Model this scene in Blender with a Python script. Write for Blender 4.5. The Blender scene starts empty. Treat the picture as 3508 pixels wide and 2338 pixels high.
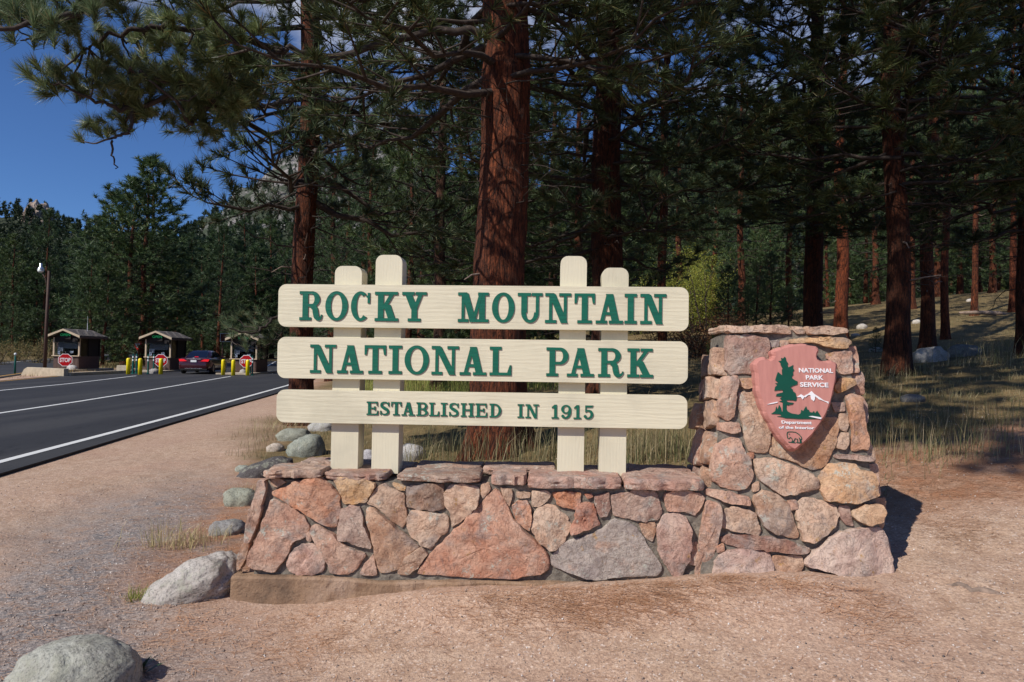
import bpy, bmesh, math, random
import numpy as np
from mathutils import Vector, Matrix, noise as mnoise
from mathutils.geometry import tessellate_polygon
R = math.radians
scene = bpy.context.scene
col = scene.collection
rng = np.random.default_rng(7)
random.seed(7)

# ------------------------------------------------------------------ camera
F_PX = 2339.0
PITCH, ROLL, CAMZ = R(1.1), 0.0178, 1.6
_F = Vector((0, math.cos(PITCH), math.sin(PITCH)))
_R0 = Vector((1, 0, 0)); _U0 = Vector((0, -math.sin(PITCH), math.cos(PITCH)))
_R = _R0*math.cos(ROLL) + _U0*math.sin(ROLL)
_U = _U0*math.cos(ROLL) - _R0*math.sin(ROLL)
CAM = Vector((0, 0, CAMZ))
cd = bpy.data.cameras.new("camera"); cam = bpy.data.objects.new("camera", cd); col.objects.link(cam)
cd.sensor_width = 36.0; cd.lens = 36.0*F_PX/3508.0; cd.clip_end = 6000; cd.clip_start = 0.05
cam.matrix_world = Matrix(((_R.x, _U.x, -_F.x, 0), (_R.y, _U.y, -_F.y, 0), (_R.z, _U.z, -_F.z, CAMZ), (0, 0, 0, 1)))
scene.camera = cam

# ------------------------------------------------------------------ sun, sky, exposure
SUN_AZ, SUN_EL = 47.0, 41.0            # degrees left of straight behind the camera, height
w = bpy.data.worlds.new("World"); scene.world = w; w.use_nodes = True
nt = w.node_tree; nt.nodes.clear()
sky = nt.nodes.new("ShaderNodeTexSky"); sky.sky_type = 'NISHITA'; sky.sun_disc = False
sky.sun_elevation = R(SUN_EL); sky.sun_rotation = R(180+SUN_AZ)
sky.altitude = 1500; sky.air_density = 1.0; sky.dust_density = 0.5; sky.ozone_density = 3.5
bg = nt.nodes.new("ShaderNodeBackground"); bg.inputs[1].default_value = 0.074
wo = nt.nodes.new("ShaderNodeOutputWorld")
tc = nt.nodes.new("ShaderNodeTexCoord")
mp = nt.nodes.new("ShaderNodeMapping"); mp.inputs['Location'].default_value = (5.3, 2.2, 0.9); mp.inputs['Scale'].default_value = (1.0, 1.0, 2.4)
cn = nt.nodes.new("ShaderNodeTexNoise"); cn.inputs['Scale'].default_value = 2.1; cn.inputs['Detail'].default_value = 9; cn.inputs['Roughness'].default_value = 0.58
cr = nt.nodes.new("ShaderNodeValToRGB"); cr.color_ramp.elements[0].position = 0.56; cr.color_ramp.elements[1].position = 0.68
cr.color_ramp.elements[1].color = (0.92, 0.92, 0.92, 1)
mx = nt.nodes.new("ShaderNodeMix"); mx.data_type = 'RGBA'
mx.inputs[7].default_value = (8.5, 8.9, 10.2, 1)
nt.links.new(tc.outputs['Generated'], mp.inputs[0]); nt.links.new(mp.outputs[0], cn.inputs['Vector'])
nt.links.new(cn.outputs[0], cr.inputs[0]); nt.links.new(cr.outputs[0], mx.inputs[0])
tn = nt.nodes.new('ShaderNodeMix'); tn.data_type = 'RGBA'; tn.blend_type = 'MULTIPLY'; tn.inputs[0].default_value = 1.0; tn.inputs[7].default_value = (.76, 1.06, 1.5, 1)
nt.links.new(sky.outputs[0], tn.inputs[6]); nt.links.new(tn.outputs[2], mx.inputs[6]); nt.links.new(mx.outputs[2], bg.inputs[0]); nt.links.new(bg.outputs[0], wo.inputs[0])
sd = bpy.data.lights.new("sun", 'SUN'); so = bpy.data.objects.new("sun", sd); col.objects.link(so)
sd.energy = 5.0; sd.angle = R(0.5); sd.color = (1.0, 0.95, 0.87)
_toSun = Vector((-math.sin(R(SUN_AZ))*math.cos(R(SUN_EL)), -math.cos(R(SUN_AZ))*math.cos(R(SUN_EL)), math.sin(R(SUN_EL))))
so.rotation_euler = _toSun.to_track_quat('Z', 'Y').to_euler()
so.location = _toSun*60
vs = scene.view_settings
vs.view_transform = 'Standard'; vs.look = 'None'; vs.exposure = -0.1; vs.gamma = 1.0; vs.use_curve_mapping = False

# ------------------------------------------------------------------ pixel helpers
def ray(px, py):
    return (_F + _R*((px-1754)/F_PX) + _U*((1169-py)/F_PX))
def at_depth(px, py, y):
    d = ray(px, py); return CAM + d*(y/d.y)
def on_z(px, py, z=0.0):
    d = ray(px, py); return CAM + d*((z-CAMZ)/d.z)
def on_plane(px, py, p0, n):
    d = ray(px, py); return CAM + d*((p0-CAM).dot(n)/d.dot(n))
def lin(c):
    return tuple(((v/255)/12.92 if v/255 <= .04045 else ((v/255+.055)/1.055)**2.4) for v in c)

# ------------------------------------------------------------------ object helpers
def link(o, parent=None):
    col.objects.link(o)
    if parent is not None:
        o.parent = parent
        if parent.parent is None: o.location = -parent.location
    return o
def tag(o, label=None, cat=None, group=None, kind=None):
    if label: o["label"] = label
    if cat: o["category"] = cat
    if group: o["group"] = group
    if kind: o["kind"] = kind
    return o
def empty(name, loc, label=None, cat=None, group=None):
    o = bpy.data.objects.new(name, None); col.objects.link(o); o.location = loc
    o.empty_display_size = 0.2
    return tag(o, label, cat, group)
def copy_tree(o, parent=None):
    c = o.copy(); col.objects.link(c); c.parent = parent
    for ch in o.children: copy_tree(ch, c)
    return c
def mesh_np(name, V, F, smooth=False):
    V = np.asarray(V, dtype=np.float32); F = np.asarray(F, dtype=np.int32)
    me = bpy.data.meshes.new(name); k = F.shape[1]; M = len(F)
    me.vertices.add(len(V)); me.vertices.foreach_set('co', V.ravel())
    me.loops.add(M*k); me.loops.foreach_set('vertex_index', F.ravel())
    me.polygons.add(M); me.polygons.foreach_set('loop_start', np.arange(M, dtype=np.int32)*k)
    if smooth: me.polygons.foreach_set('use_smooth', np.ones(M, dtype=bool))
    me.update(calc_edges=True)
    return me
class MB:
    def __init__(s): s.v = []; s.f = []
    def add(s, vs_, fs):
        b = len(s.v); s.v += [tuple(p) for p in vs_]; s.f += [tuple(i+b for i in f) for f in fs]
    def box(s, x0, x1, y0, y1, z0, z1, M=None):
        p = [Vector((x, y, z)) for z in (z0, z1) for y in (y0, y1) for x in (x0, x1)]
        if M: p = [M @ q for q in p]
        s.add(p, [(0, 2, 3, 1), (4, 5, 7, 6), (0, 1, 5, 4), (2, 6, 7, 3), (0, 4, 6, 2), (1, 3, 7, 5)])
    def prism(s, poly, fr, d0, d1, inset=0.0):
        """poly: 2D points; fr: function (a,b,d)->Vector; closed prism from depth d0 to d1"""
        n = len(poly)
        area = sum(poly[i][0]*poly[(i+1) % n][1]-poly[(i+1) % n][0]*poly[i][1] for i in range(n))
        if area < 0: poly = poly[::-1]
        top = poly if not inset else offset_poly(poly, inset)
        b = len(s.v)
        s.v += [tuple(fr(a, c, d0)) for a, c in poly] + [tuple(fr(a, c, d1)) for a, c in top]
        tr = tessellate_polygon([[Vector((a, c, 0)) for a, c in poly]])
        for t in tr:
            s.f.append(tuple(b+i for i in t)); s.f.append(tuple(b+n+i for i in t))
        for i in range(n):
            j = (i+1) % n; s.f.append((b+i, b+j, b+n+j, b+n+i))
    def strip(s, A, B, fr, d0, d1, closed=False):
        """prism over the quad strip between 2D polylines A and B"""
        n = len(A); b = len(s.v)
        for P in (A, B):
            s.v += [tuple(fr(a, c, d0)) for a, c in P]
        for P in (A, B):
            s.v += [tuple(fr(a, c, d1)) for a, c in P]
        m = n if closed else n-1
        for i in range(m):
            j = (i+1) % n
            s.f += [(b+i, b+j, b+n+j, b+n+i), (b+2*n+i, b+3*n+i, b+3*n+j, b+2*n+j),
                    (b+i, b+2*n+i, b+2*n+j, b+j), (b+n+i, b+n+j, b+3*n+j, b+3*n+i)]
        if not closed:
            s.f += [(b, b+n, b+3*n, b+2*n), (b+n-1, b+3*n-1, b+4*n-1, b+2*n-1)]
    def tube(s, pts, rad, sides=8, caps=True):
        pts = [Vector(p) for p in pts]; n = len(pts)
        if not hasattr(rad, '__len__'): rad = [rad]*n
        b = len(s.v); ref = None
        for i, p in enumerate(pts):
            t = (pts[min(i+1, n-1)]-pts[max(i-1, 0)]).normalized()
            if ref is None: ref = Vector((1, 0, 0)) if abs(t.x) < .8 else Vector((0, 1, 0))
            e1 = (ref - t*ref.dot(t)).normalized(); e2 = t.cross(e1); ref = e1
            for k in range(sides):
                a = 2*math.pi*k/sides
                s.v.append(tuple(p + (e1*math.cos(a)+e2*math.sin(a))*rad[i]))
        for i in range(n-1):
            for k in range(sides):
                k2 = (k+1) % sides
                s.f.append((b+i*sides+k, b+i*sides+k2, b+(i+1)*sides+k2, b+(i+1)*sides+k))
        if caps:
            s.f.append(tuple(b+k for k in range(sides))[::-1]); s.f.append(tuple(b+(n-1)*sides+k for k in range(sides)))
    def lathe(s, prof, sides=16, c=(0, 0, 0)):
        b = len(s.v); n = len(prof)
        for r, z in prof:
            for k in range(sides):
                a = 2*math.pi*k/sides; s.v.append((c[0]+r*math.cos(a), c[1]+r*math.sin(a), c[2]+z))
        for i in range(n-1):
            for k in range(sides):
                k2 = (k+1) % sides; s.f.append((b+i*sides+k, b+i*sides+k2, b+(i+1)*sides+k2, b+(i+1)*sides+k))
        s.f.append(tuple(b+k for k in range(sides))[::-1]); s.f.append(tuple(b+(n-1)*sides+k for k in range(sides)))
    def mesh(s, name, smooth=False, fix=True):
        me = bpy.data.meshes.new(name); me.from_pydata(s.v, [], s.f); me.update()
        if fix:
            bm = bmesh.new(); bm.from_mesh(me); bmesh.ops.recalc_face_normals(bm, faces=bm.faces); bm.to_mesh(me); bm.free()
        if smooth:
            for p in me.polygons: p.use_smooth = True
        return me
    def build(s, name, mat, parent=None, smooth=False, color=None, bevel=0):
        o = bpy.data.objects.new(name, s.mesh(name, smooth)); o.data.materials.append(mat); link(o, parent)
        if color: o.color = (*color, 1)
        if bevel:
            md = o.modifiers.new("bevel", 'BEVEL'); md.width = bevel; md.segments = 2; md.limit_method = 'ANGLE'
        return o
def obj(name, me, mat, parent=None, color=None):
    o = bpy.data.objects.new(name, me)
    if mat and not me.materials: me.materials.append(mat)
    link(o, parent)
    if color: o.color = (*color, 1)
    return o
def offset_poly(poly, d):
    n = len(poly); out = []
    for i in range(n):
        a = Vector(poly[i-1]); b = Vector(poly[i]); c = Vector(poly[(i+1) % n])
        e1 = (b-a).normalized() if (b-a).length > 1e-9 else Vector((1, 0)); e2 = (c-b).normalized() if (c-b).length > 1e-9 else e1
        n1 = Vector((-e1.y, e1.x)); n2 = Vector((-e2.y, e2.x)); m = (n1+n2)
        m = m.normalized() if m.length > 1e-6 else n1
        k = d/max(.55, m.dot(n1)); out.append((b.x+m.x*k, b.y+m.y*k))
    return out
def _hash(ix, iy, seed):
    h = (ix.astype(np.int64)*374761393 + iy.astype(np.int64)*668265263 + seed*974634777) & 0x7fffffff
    h = ((h ^ (h >> 13))*1274126177) & 0x7fffffff
    return ((h ^ (h >> 16)) & 0xffff)/65535.0
def vnoise(x, y, seed=0):
    x = np.asarray(x, float); y = np.asarray(y, float)
    ix = np.floor(x); iy = np.floor(y); fx = x-ix; fy = y-iy
    fx = fx*fx*(3-2*fx); fy = fy*fy*(3-2*fy)
    a = _hash(ix, iy, seed); b = _hash(ix+1, iy, seed); c = _hash(ix, iy+1, seed); d = _hash(ix+1, iy+1, seed)
    return (a*(1-fx)+b*fx)*(1-fy)+(c*(1-fx)+d*fx)*fy
def fbm(x, y, oct=4, seed=0):
    s = 0; a = .5; t = 0
    for o in range(oct):
        s = s+a*vnoise(x*2**o, y*2**o, seed+o*17); t += a; a *= .5
    return s/t
def sstep(a, b, x):
    t = np.clip((np.asarray(x, float)-a)/(b-a), 0, 1); return t*t*(3-2*t)

# ------------------------------------------------------------------ materials
MATS = {}
class NB:
    def __init__(s, name, rough=.8):
        m = bpy.data.materials.new(name); m.use_nodes = True; s.m = m; s.t = m.node_tree; s.n = s.t.nodes
        s.p = s.n["Principled BSDF"]; s.p.inputs['Roughness'].default_value = rough
        s.p.inputs['Specular IOR Level'].default_value = .3
        MATS[name] = m
    def node(s, t, **k):
        x = s.n.new(t)
        for a, b in k.items():
            if a in x.inputs.keys(): x.inputs[a].default_value = b
            else: setattr(x, a, b)
        return x
    def l(s, a, b): s.t.links.new(a, b)
    def coords(s, kind='Object', scale=(1, 1, 1), loc=(0, 0, 0)):
        c = s.node("ShaderNodeTexCoord"); mp = s.node("ShaderNodeMapping")
        mp.inputs['Scale'].default_value = scale; mp.inputs['Location'].default_value = loc
        s.l(c.outputs[kind], mp.inputs[0]); return mp.outputs[0]
    def noise(s, v, scale, detail=4, rough=.6, dist=0):
        n = s.node("ShaderNodeTexNoise", Scale=scale, Detail=detail, Roughness=rough, Distortion=dist)
        s.l(v, n.inputs['Vector']); return n.outputs[0]
    def ramp(s, fac, stops, interp='LINEAR'):
        r = s.node("ShaderNodeValToRGB"); e = r.color_ramp; e.interpolation = interp
        while len(e.elements) < len(stops): e.elements.new(.5)
        for i, (p, c) in enumerate(stops):
            e.elements[i].position = p
            e.elements[i].color = (*c, 1) if hasattr(c, '__len__') else (c, c, c, 1)
        s.l(fac, r.inputs[0]); return r.outputs[0]
    def mix(s, fac, a, b, blend='MIX'):
        m = s.node("ShaderNodeMix"); m.data_type = 'RGBA'; m.blend_type = blend
        for i, v in ((0, fac), (6, a), (7, b)):
            if hasattr(v, 'is_linked'): s.l(v, m.inputs[i])
            elif hasattr(v, '__len__'): m.inputs[i].default_value = (*v, 1)
            else: m.inputs[i].default_value = v
        return m.outputs[2]
    def math(s, op, a, b=None):
        m = s.node("ShaderNodeMath"); m.operation = op
        for i, v in ((0, a), (1, b)):
            if v is None: continue
            if hasattr(v, 'is_linked'): s.l(v, m.inputs[i])
            else: m.inputs[i].default_value = v
        return m.outputs[0]
    def bump(s, h, strength=.5, dist=.01, prev=None):
        b = s.node("ShaderNodeBump", Strength=strength, Distance=dist); s.l(h, b.inputs['Height'])
        if prev is not None: s.l(prev, b.inputs['Normal'])
        return b.outputs[0]
    def base(s, c):
        if hasattr(c, 'is_linked'): s.l(c, s.p.inputs['Base Color'])
        else: s.p.inputs['Base Color'].default_value = (*c, 1)
    def normal(s, n): s.l(n, s.p.inputs['Normal'])
    def attr(s, name):
        a = s.node("ShaderNodeAttribute"); a.attribute_name = name; return a.outputs['Fac']
    def objcol(s): return s.node("ShaderNodeObjectInfo").outputs['Color']
    def objrand(s): return s.node("ShaderNodeObjectInfo").outputs['Random']
    def island(s): return s.node("ShaderNodeNewGeometry").outputs['Random Per Island']

def plain(name, c, rough=.6, metal=0, spec=.3, grime=.12, scale=6, bump=0):
    b = NB(name, rough); v = b.coords()
    n = b.noise(v, scale, 5, .65)
    b.base(b.mix(1.0, c, b.ramp(n, [(.25, 1-grime*1.6), (.75, 1+grime*.6)]), 'MULTIPLY'))
    b.p.inputs['Metallic'].default_value = metal; b.p.inputs['Specular IOR Level'].default_value = spec
    if bump: b.normal(b.bump(b.noise(v, scale*8, 3), bump, .004))
    return b.m

# sandstone of the masonry: object colour is the stone's own colour
b = NB("sandstone", .88); v = b.coords()
rnd = b.objrand(); vv = b.node("ShaderNodeVectorMath"); vv.operation = 'ADD'; cx_ = b.node("ShaderNodeCombineXYZ"); b.l(b.math('MULTIPLY', rnd, 37.0), cx_.inputs[0]); b.l(b.math('MULTIPLY', rnd, 91.0), cx_.inputs[2]); b.l(v, vv.inputs[0]); b.l(cx_.outputs[0], vv.inputs[1]); v = vv.outputs[0]
big = b.noise(v, 4.2, 5, .6, .8); mid_ = b.noise(v, 15, 6, .68, .5); fine = b.noise(v, 55, 5, .75); crack = b.noise(v, 9, 7, .6, 2.2)
c0 = b.mix(b.ramp(big, [(.36, 0.0), (.60, 1.0)]), b.mix(1.0, b.objcol(), (.90, .82, .78), 'MULTIPLY'), b.mix(.45, b.mix(1.0, b.objcol(), (1.12, 1.10, 1.06), 'MULTIPLY'), (.50, .41, .33)))
stain = b.noise(v, 6.5, 5, .62, .4); c0 = b.mix(b.ramp(stain, [(.52, 0.0), (.64, .6)]), c0, (.30, .26, .24)); c0 = b.mix(b.ramp(stain, [(.30, .55), (.42, 0.0)]), c0, (.52, .30, .20))
c1 = b.mix(b.ramp(mid_, [(.50, 0.0), (.70, .7)]), c0, b.mix(1.0, c0, (.56, .50, .50), 'MULTIPLY'))
c1 = b.mix(b.ramp(mid_, [(.28, .55), (.42, 0.0)]), c1, b.mix(.5, c1, (.50, .40, .33)))
c2 = b.mix(b.ramp(fine, [(.54, 0.0), (.72, .65)]), c1, b.mix(1.0, c1, (.48, .44, .42), 'MULTIPLY'))
c2 = b.mix(b.ramp(crack, [(.485, 0.0), (.50, .55), (.515, 0.0)]), c2, b.mix(1.0, c2, (.35, .3, .28), 'MULTIPLY'))
lich = b.noise(v, 13, 9, .8); lm = b.ramp(lich, [(.56, 0.0), (.60, .85)])
spot = b.noise(v, 2.3, 2, .5); lmm = b.math('MULTIPLY', lm, b.ramp(spot, [(.46, 0.0), (.55, 1.0)]))
c3 = b.mix(lmm, c2, (.46, .46, .39))
ora = b.noise(v, 17, 6, .7); om = b.math('MULTIPLY', b.ramp(ora, [(.61, 0.0), (.66, .7)]), b.ramp(spot, [(.42, 1.0), (.5, 0.0)]))
b.base(b.mix(om, c3, (.40, .22, .06)))
n1 = b.bump(big, .7, .03); n2 = b.bump(mid_, .9, .018, n1); n2 = b.bump(b.ramp(crack, [(.485, 1.0), (.50, 0.0), (.515, 1.0)]), .5, .006, n2); n3 = b.bump(fine, .7, .007, n2)
b.normal(n3)

b = NB("mortar", .95); v = b.coords(); n = b.noise(v, 30, 6, .7)
b.base(b.ramp(n, [(.3, lin((92, 86, 78))), (.7, lin((146, 137, 125)))])); b.normal(b.bump(b.noise(v, 60, 5, .75), .8, .012))
b = NB("concrete", .9); v = b.coords(); n = b.noise(v, 3, 6, .6); pit = b.noise(v, 55, 2, .5)
cc = b.ramp(n, [(.3, lin((112, 92, 76))), (.5, lin((150, 122, 98))), (.72, lin((172, 146, 126)))])
b.base(b.mix(b.ramp(pit, [(.66, 0.0), (.72, .7)]), cc, (.08, .06, .045))); b.normal(b.bump(b.noise(v, 14, 8, .7), .9, .03))

# granite boulders
b = NB("granite", .9); v = b.coords(); n = b.noise(v, 4, 6, .62, .5); sp = b.noise(v, 70, 3, .7)
cc = b.mix(b.ramp(n, [(.35, 0.0), (.65, 1.0)]), b.objcol(), b.mix(1.0, b.objcol(), (.64, .60, .57), 'MULTIPLY'))
cc = b.mix(b.ramp(sp, [(.5, 0.0), (.62, .65)]), cc, b.mix(1.0, cc, (.3, .3, .32), 'MULTIPLY'))
gl = b.noise(b.coords(loc=(3, 7, 1)), 9, 9, .78); cc = b.mix(b.ramp(gl, [(.53, 0.0), (.6, .55)]), cc, (.32, .32, .25))
wl = b.noise(b.coords(loc=(1, 2, 8)), 6, 9, .8); cc = b.mix(b.ramp(wl, [(.58, 0.0), (.63, .7)]), cc, (.52, .49, .44))
b.base(cc); n1 = b.bump(n, .8, .05); n2 = b.bump(b.noise(v, 22, 6, .7), .7, .012, n1); b.normal(b.bump(sp, .4, .004, n2))

# painted wood: cream, with carved grain
def wood(name, c, vertical=False):
    b = NB(name, .55); sc = (.9, .9, 16) if not vertical else (20, 20, .9)
    v = b.coords(scale=sc)
    g = b.noise(v, 2.6, 6, .62, 1.6); g2 = b.noise(b.coords(scale=(2.5, 2.5, 60) if not vertical else (60, 60, 2.5)), 1.5, 4, .6, .8)
    dirt = b.noise(b.coords(), 2.2, 5, .6)
    cc = b.mix(1.0, c, b.ramp(dirt, [(.28, .84), (.5, 1.0), (.72, 1.05)]), 'MULTIPLY')
    wave = b.node("ShaderNodeTexWave", Scale=7.0 if not vertical else 9.0, Distortion=7.0, Detail=4.0); wave.inputs['Detail Scale'].default_value = 1.4
    wave.bands_direction = 'Z' if not vertical else 'X'
    b.l(b.coords(scale=(.35, .35, 1.5) if not vertical else (1.7, 1.7, .35)), wave.inputs['Vector'])
    cc = b.mix(b.ramp(g, [(.28, .22), (.40, 0.0)]), cc, b.mix(1.0, cc, (.72, .68, .62), 'MULTIPLY'))
    b.base(cc); k = .55 if vertical else 1.0
    n0 = b.bump(wave.outputs[0], .10*k, .006); n1 = b.bump(g, .30*k, .008, n0); b.normal(b.bump(g2, .22*k, .003, n1)); return b.m
wood("cream_board", lin((214, 206, 180))); wood("cream_post", lin((213, 205, 180)), True)
b = NB("green_paint", .32); v = b.coords(scale=(1.5, 1.5, 30)); g = b.noise(v, 3, 5, .6, 1)
b.base(b.ramp(g, [(.3, lin((12, 84, 66))), (.7, lin((22, 106, 82)))])); b.normal(b.bump(g, .5, .004)); b.p.inputs['Specular IOR Level'].default_value = .5
plain("letter_edge", lin((118, 62, 38)), .7)
b = NB("plaque_paint", .6); v = b.coords(scale=(9, 9, 1.2)); g = b.noise(v, 3, 5, .6)
b.base(b.ramp(g, [(.3, lin((178, 120, 111))), (.7, lin((194, 135, 124)))])); b.normal(b.bump(g, .15, .003))
plain("plaque_edge", lin((205, 140, 130)), .55)
plain("emblem_green", lin((16, 76, 60)), .45, grime=.08)
plain("emblem_white", lin((232, 230, 232)), .5, grime=.05)

# bark
def bark(name, lo, mid, hi, sc=1.0):
    b = NB(name, .92); v = b.coords(scale=(1, 1, .16))
    w1 = b.noise(v, 6*sc, 4, .6); vec = b.mix(.10, v, b.node("ShaderNodeTexNoise", Scale=5.0).outputs[1])
    vo = b.node("ShaderNodeTexVoronoi", Scale=19.0*sc); vo.feature = 'DISTANCE_TO_EDGE'; b.l(vec, vo.inputs['Vector'])
    fi = b.noise(b.coords(scale=(1, 1, .4)), 55*sc, 5, .7)
    pl0 = b.ramp(vo.outputs['Distance'], [(.0, 0.0), (.16, 1.0)]); pn = b.noise(b.coords(scale=(1, 1, .2)), 24*sc, 6, .7, .8); plate = b.mix(.55, pl0, b.ramp(pn, [(.38, 0.0), (.55, 1.0)]))
    cc = b.mix(b.ramp(fi, [(.3, 0.0), (.7, 1.0)]), mid, hi)
    cc = b.mix(b.ramp(w1, [(.35, 0.0), (.7, .6)]), cc, mid); cc = b.mix(plate, lo, cc)
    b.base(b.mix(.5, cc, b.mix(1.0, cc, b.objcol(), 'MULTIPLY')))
    n1 = b.bump(plate, .9, .03); b.normal(b.bump(fi, .8, .01, n1)); return b.m
bark("bark_red", lin((15, 11, 9)), lin((62, 38, 28)), lin((146, 80, 46)))
bark("bark_brown", lin((28, 19, 15)), lin((82, 54, 40)), lin((118, 84, 66)))
b = NB("limb_bark", .9); v = b.coords(); n = b.noise(v, 14, 5, .7)
b.base(b.ramp(n, [(.3, lin((34, 28, 26))), (.6, lin((70, 60, 54))), (.8, lin((128, 120, 114)))])); b.normal(b.bump(b.noise(v, 50, 4), .6, .006))

# needles, leaves, grass
def foliage(name, stops, rough=.5, trans=.25):
    b = NB(name, rough); c = b.ramp(b.island(), stops)
    big = b.noise(b.coords(), .9, 3, .6); c = b.mix(1.0, c, b.ramp(big, [(.3, .75), (.7, 1.25)]), 'MULTIPLY')
    c = b.mix(1.0, c, b.ramp(b.objrand(), [(0, (.82, .86, .9)), (.5, (1, 1, 1)), (1, (1.22, 1.12, .88))]), 'MULTIPLY')
    b.base(c); b.p.inputs['Specular IOR Level'].default_value = .35
    tr = b.node("ShaderNodeBsdfTranslucent"); b.l(c, tr.inputs[0]); ms = b.node("ShaderNodeMixShader"); ms.inputs[0].default_value = trans
    b.l(b.p.outputs[0], ms.inputs[1]); b.l(tr.outputs[0], ms.inputs[2]); b.l(ms.outputs[0], b.n["Material Output"].inputs[0]); return b.m
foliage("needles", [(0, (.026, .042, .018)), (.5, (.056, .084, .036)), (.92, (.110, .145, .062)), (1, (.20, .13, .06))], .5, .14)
foliage("needles_far", [(0, (.030, .056, .022)), (.5, (.062, .106, .040)), (.96, (.105, .155, .056)), (1, (.16, .11, .05))], .5, .18)
foliage("needles_bough_lit", [(0, (.07, .095, .04)), (.5, (.13, .185, .085)), (.9, (.22, .27, .14)), (1, (.30, .20, .10))], .4, .35)  # lighter needle tones put sunlight into the boughs' colour
foliage("needles_hill", [(0, (.018, .032, .020)), (1, (.040, .062, .036))])
foliage("leaf_yellow", [(0, (.20, .24, .04)), (.6, (.36, .38, .07)), (1, (.52, .46, .08))], .5, .45)
foliage("leaf_red", [(0, (.10, .06, .03)), (.5, (.22, .08, .05)), (1, (.30, .17, .07))], .6, .3)
foliage("leaf_willow", [(0, (.16, .13, .05)), (.5, (.26, .20, .08)), (1, (.34, .27, .12))], .6, .3)
foliage("dry_grass", [(0, (.09, .11, .04)), (.3, (.17, .16, .07)), (.7, (.32, .25, .13)), (1, (.46, .37, .22))], .7, .2)
foliage("straw", [(0, (.30, .30, .12)), (.4, (.52, .42, .22)), (1, (.70, .58, .36))], .6, .25)
foliage("green_grass", [(0, (.12, .17, .04)), (.6, (.24, .28, .08)), (1, (.38, .35, .14))], .7, .3)
foliage("dead_needles", [(0, (.34, .16, .08)), (.5, (.52, .28, .15)), (1, (.64, .42, .28))], .7, 0)
b = NB("pebbles", .85); b.base(b.ramp(b.island(), [(0, (.10, .09, .09)), (.3, (.26, .20, .17)), (.6, (.44, .33, .27)), (.88, (.56, .47, .41)), (1, (.76, .72, .68))]))

# ground
b = NB("ground_soil", .95); v = b.coords(); gr = b.attr("grass"); gv = b.attr("gravel"); li = b.attr("litter")
n_big = b.noise(v, .9, 5, .6); n_mid = b.noise(v, 7, 6, .65); n_f = b.noise(v, 60, 5, .75)
vp = b.node("ShaderNodeTexVoronoi", Scale=95.0); b.l(v, vp.inputs['Vector'])
dirt = b.ramp(n_mid, [(.28, lin((170, 140, 116))), (.5, lin((198, 168, 143))), (.75, lin((213, 187, 164)))])
dirt = b.mix(b.ramp(n_big, [(.40, 0.0), (.66, .5)]), dirt, lin((186, 152, 132)))
n_g = b.noise(v, 28, 4, .8); dirt = b.mix(b.ramp(n_g, [(.36, .5), (.48, 0.0)]), dirt, lin((140, 112, 96))); dirt = b.mix(b.ramp(n_g, [(.60, 0.0), (.72, .35)]), dirt, lin((222, 202, 186)))
dirt = b.mix(b.ramp(n_f, [(.42, .55), (.56, 0.0)]), dirt, lin((134, 106, 92)))
dirt = b.mix(b.ramp(vp.outputs['Color'], [(.80, 0.0), (.95, .7)]), dirt, lin((230, 214, 202)))
grav = b.ramp(b.noise(v, 45, 4, .8), [(.30, lin((70, 72, 78))), (.5, lin((132, 126, 124))), (.68, lin((200, 186, 176)))])
c = b.mix(b.math('MULTIPLY', gv, b.ramp(n_mid, [(.3, .35), (.6, 1.0)])), dirt, grav)
litter = b.ramp(b.noise(b.coords(scale=(1, 3, 1)), 40, 5, .75, 1.5), [(.3, lin((112, 82, 62))), (.5, lin((164, 116, 86))), (.72, lin((196, 150, 118)))])
lf = b.math('MULTIPLY', li, b.ramp(b.noise(v, 3.2, 6, .7), [(.36, .25), (.58, 1.0)]))
c = b.mix(lf, c, litter)
gcol = b.ramp(b.noise(v, 1.3, 6, .7), [(.3, lin((92, 82, 52))), (.55, lin((134, 114, 76))), (.75, lin((164, 136, 96)))])
gcol = b.mix(b.ramp(b.noise(v, 16, 5, .7), [(.35, .6), (.6, 0.0)]), gcol, lin((66, 54, 38)))
c = b.mix(gr, c, gcol); b.base(c)
n1 = b.bump(n_mid, .6, .02); n1 = b.bump(n_g, .6, .012, n1); n2 = b.bump(n_f, .6, .008, n1); b.normal(b.bump(vp.outputs['Distance'], .35, .005, n2))
b = NB("asphalt", .82); v = b.coords(); n = b.noise(v, .5, 5, .6); f = b.noise(v, 90, 3, .7); st = b.noise(b.coords(scale=(1, .12, 1)), 1.1, 4, .6)
c = b.ramp(f, [(.3, (.017, .017, .019)), (.7, (.040, .040, .044))]); c = b.mix(b.ramp(n, [(.4, 0.0), (.7, .3)]), c, (.042, .042, .046))
c = b.mix(b.ramp(st, [(.5, 0.0), (.7, .25)]), c, (.055, .055, .058)); ck = b.noise(v, .35, 6, .6, 1.5); c = b.mix(b.ramp(ck, [(.494, 0.0), (.5, .75), (.506, 0.0)]), c, (.008, .008, .009)); c = b.mix(b.ramp(b.noise(b.coords(scale=(1, .08, 1), loc=(3, 1, 0)), .8, 3, .5), [(.46, 0.0), (.62, .35)]), c, (.075, .073, .072)); b.base(c); b.normal(b.bump(f, .4, .006))
def paint(name, c):
    b = NB(name, .6); v = b.coords(); n = b.noise(v, 26, 6, .75); b.base(b.mix(b.ramp(n, [(.60, 0.0), (.74, .5)]), c, (.10, .10, .10))); return b.m
paint("white_line", (.70, .70, .68)); paint("yellow_line", (.55, .30, .06))
b = NB("rock_hill", .95); v = b.coords(); n = b.noise(v, .025, 8, .65, .6); f = b.noise(b.coords(scale=(1, 1, .35)), .11, 7, .72)
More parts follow.
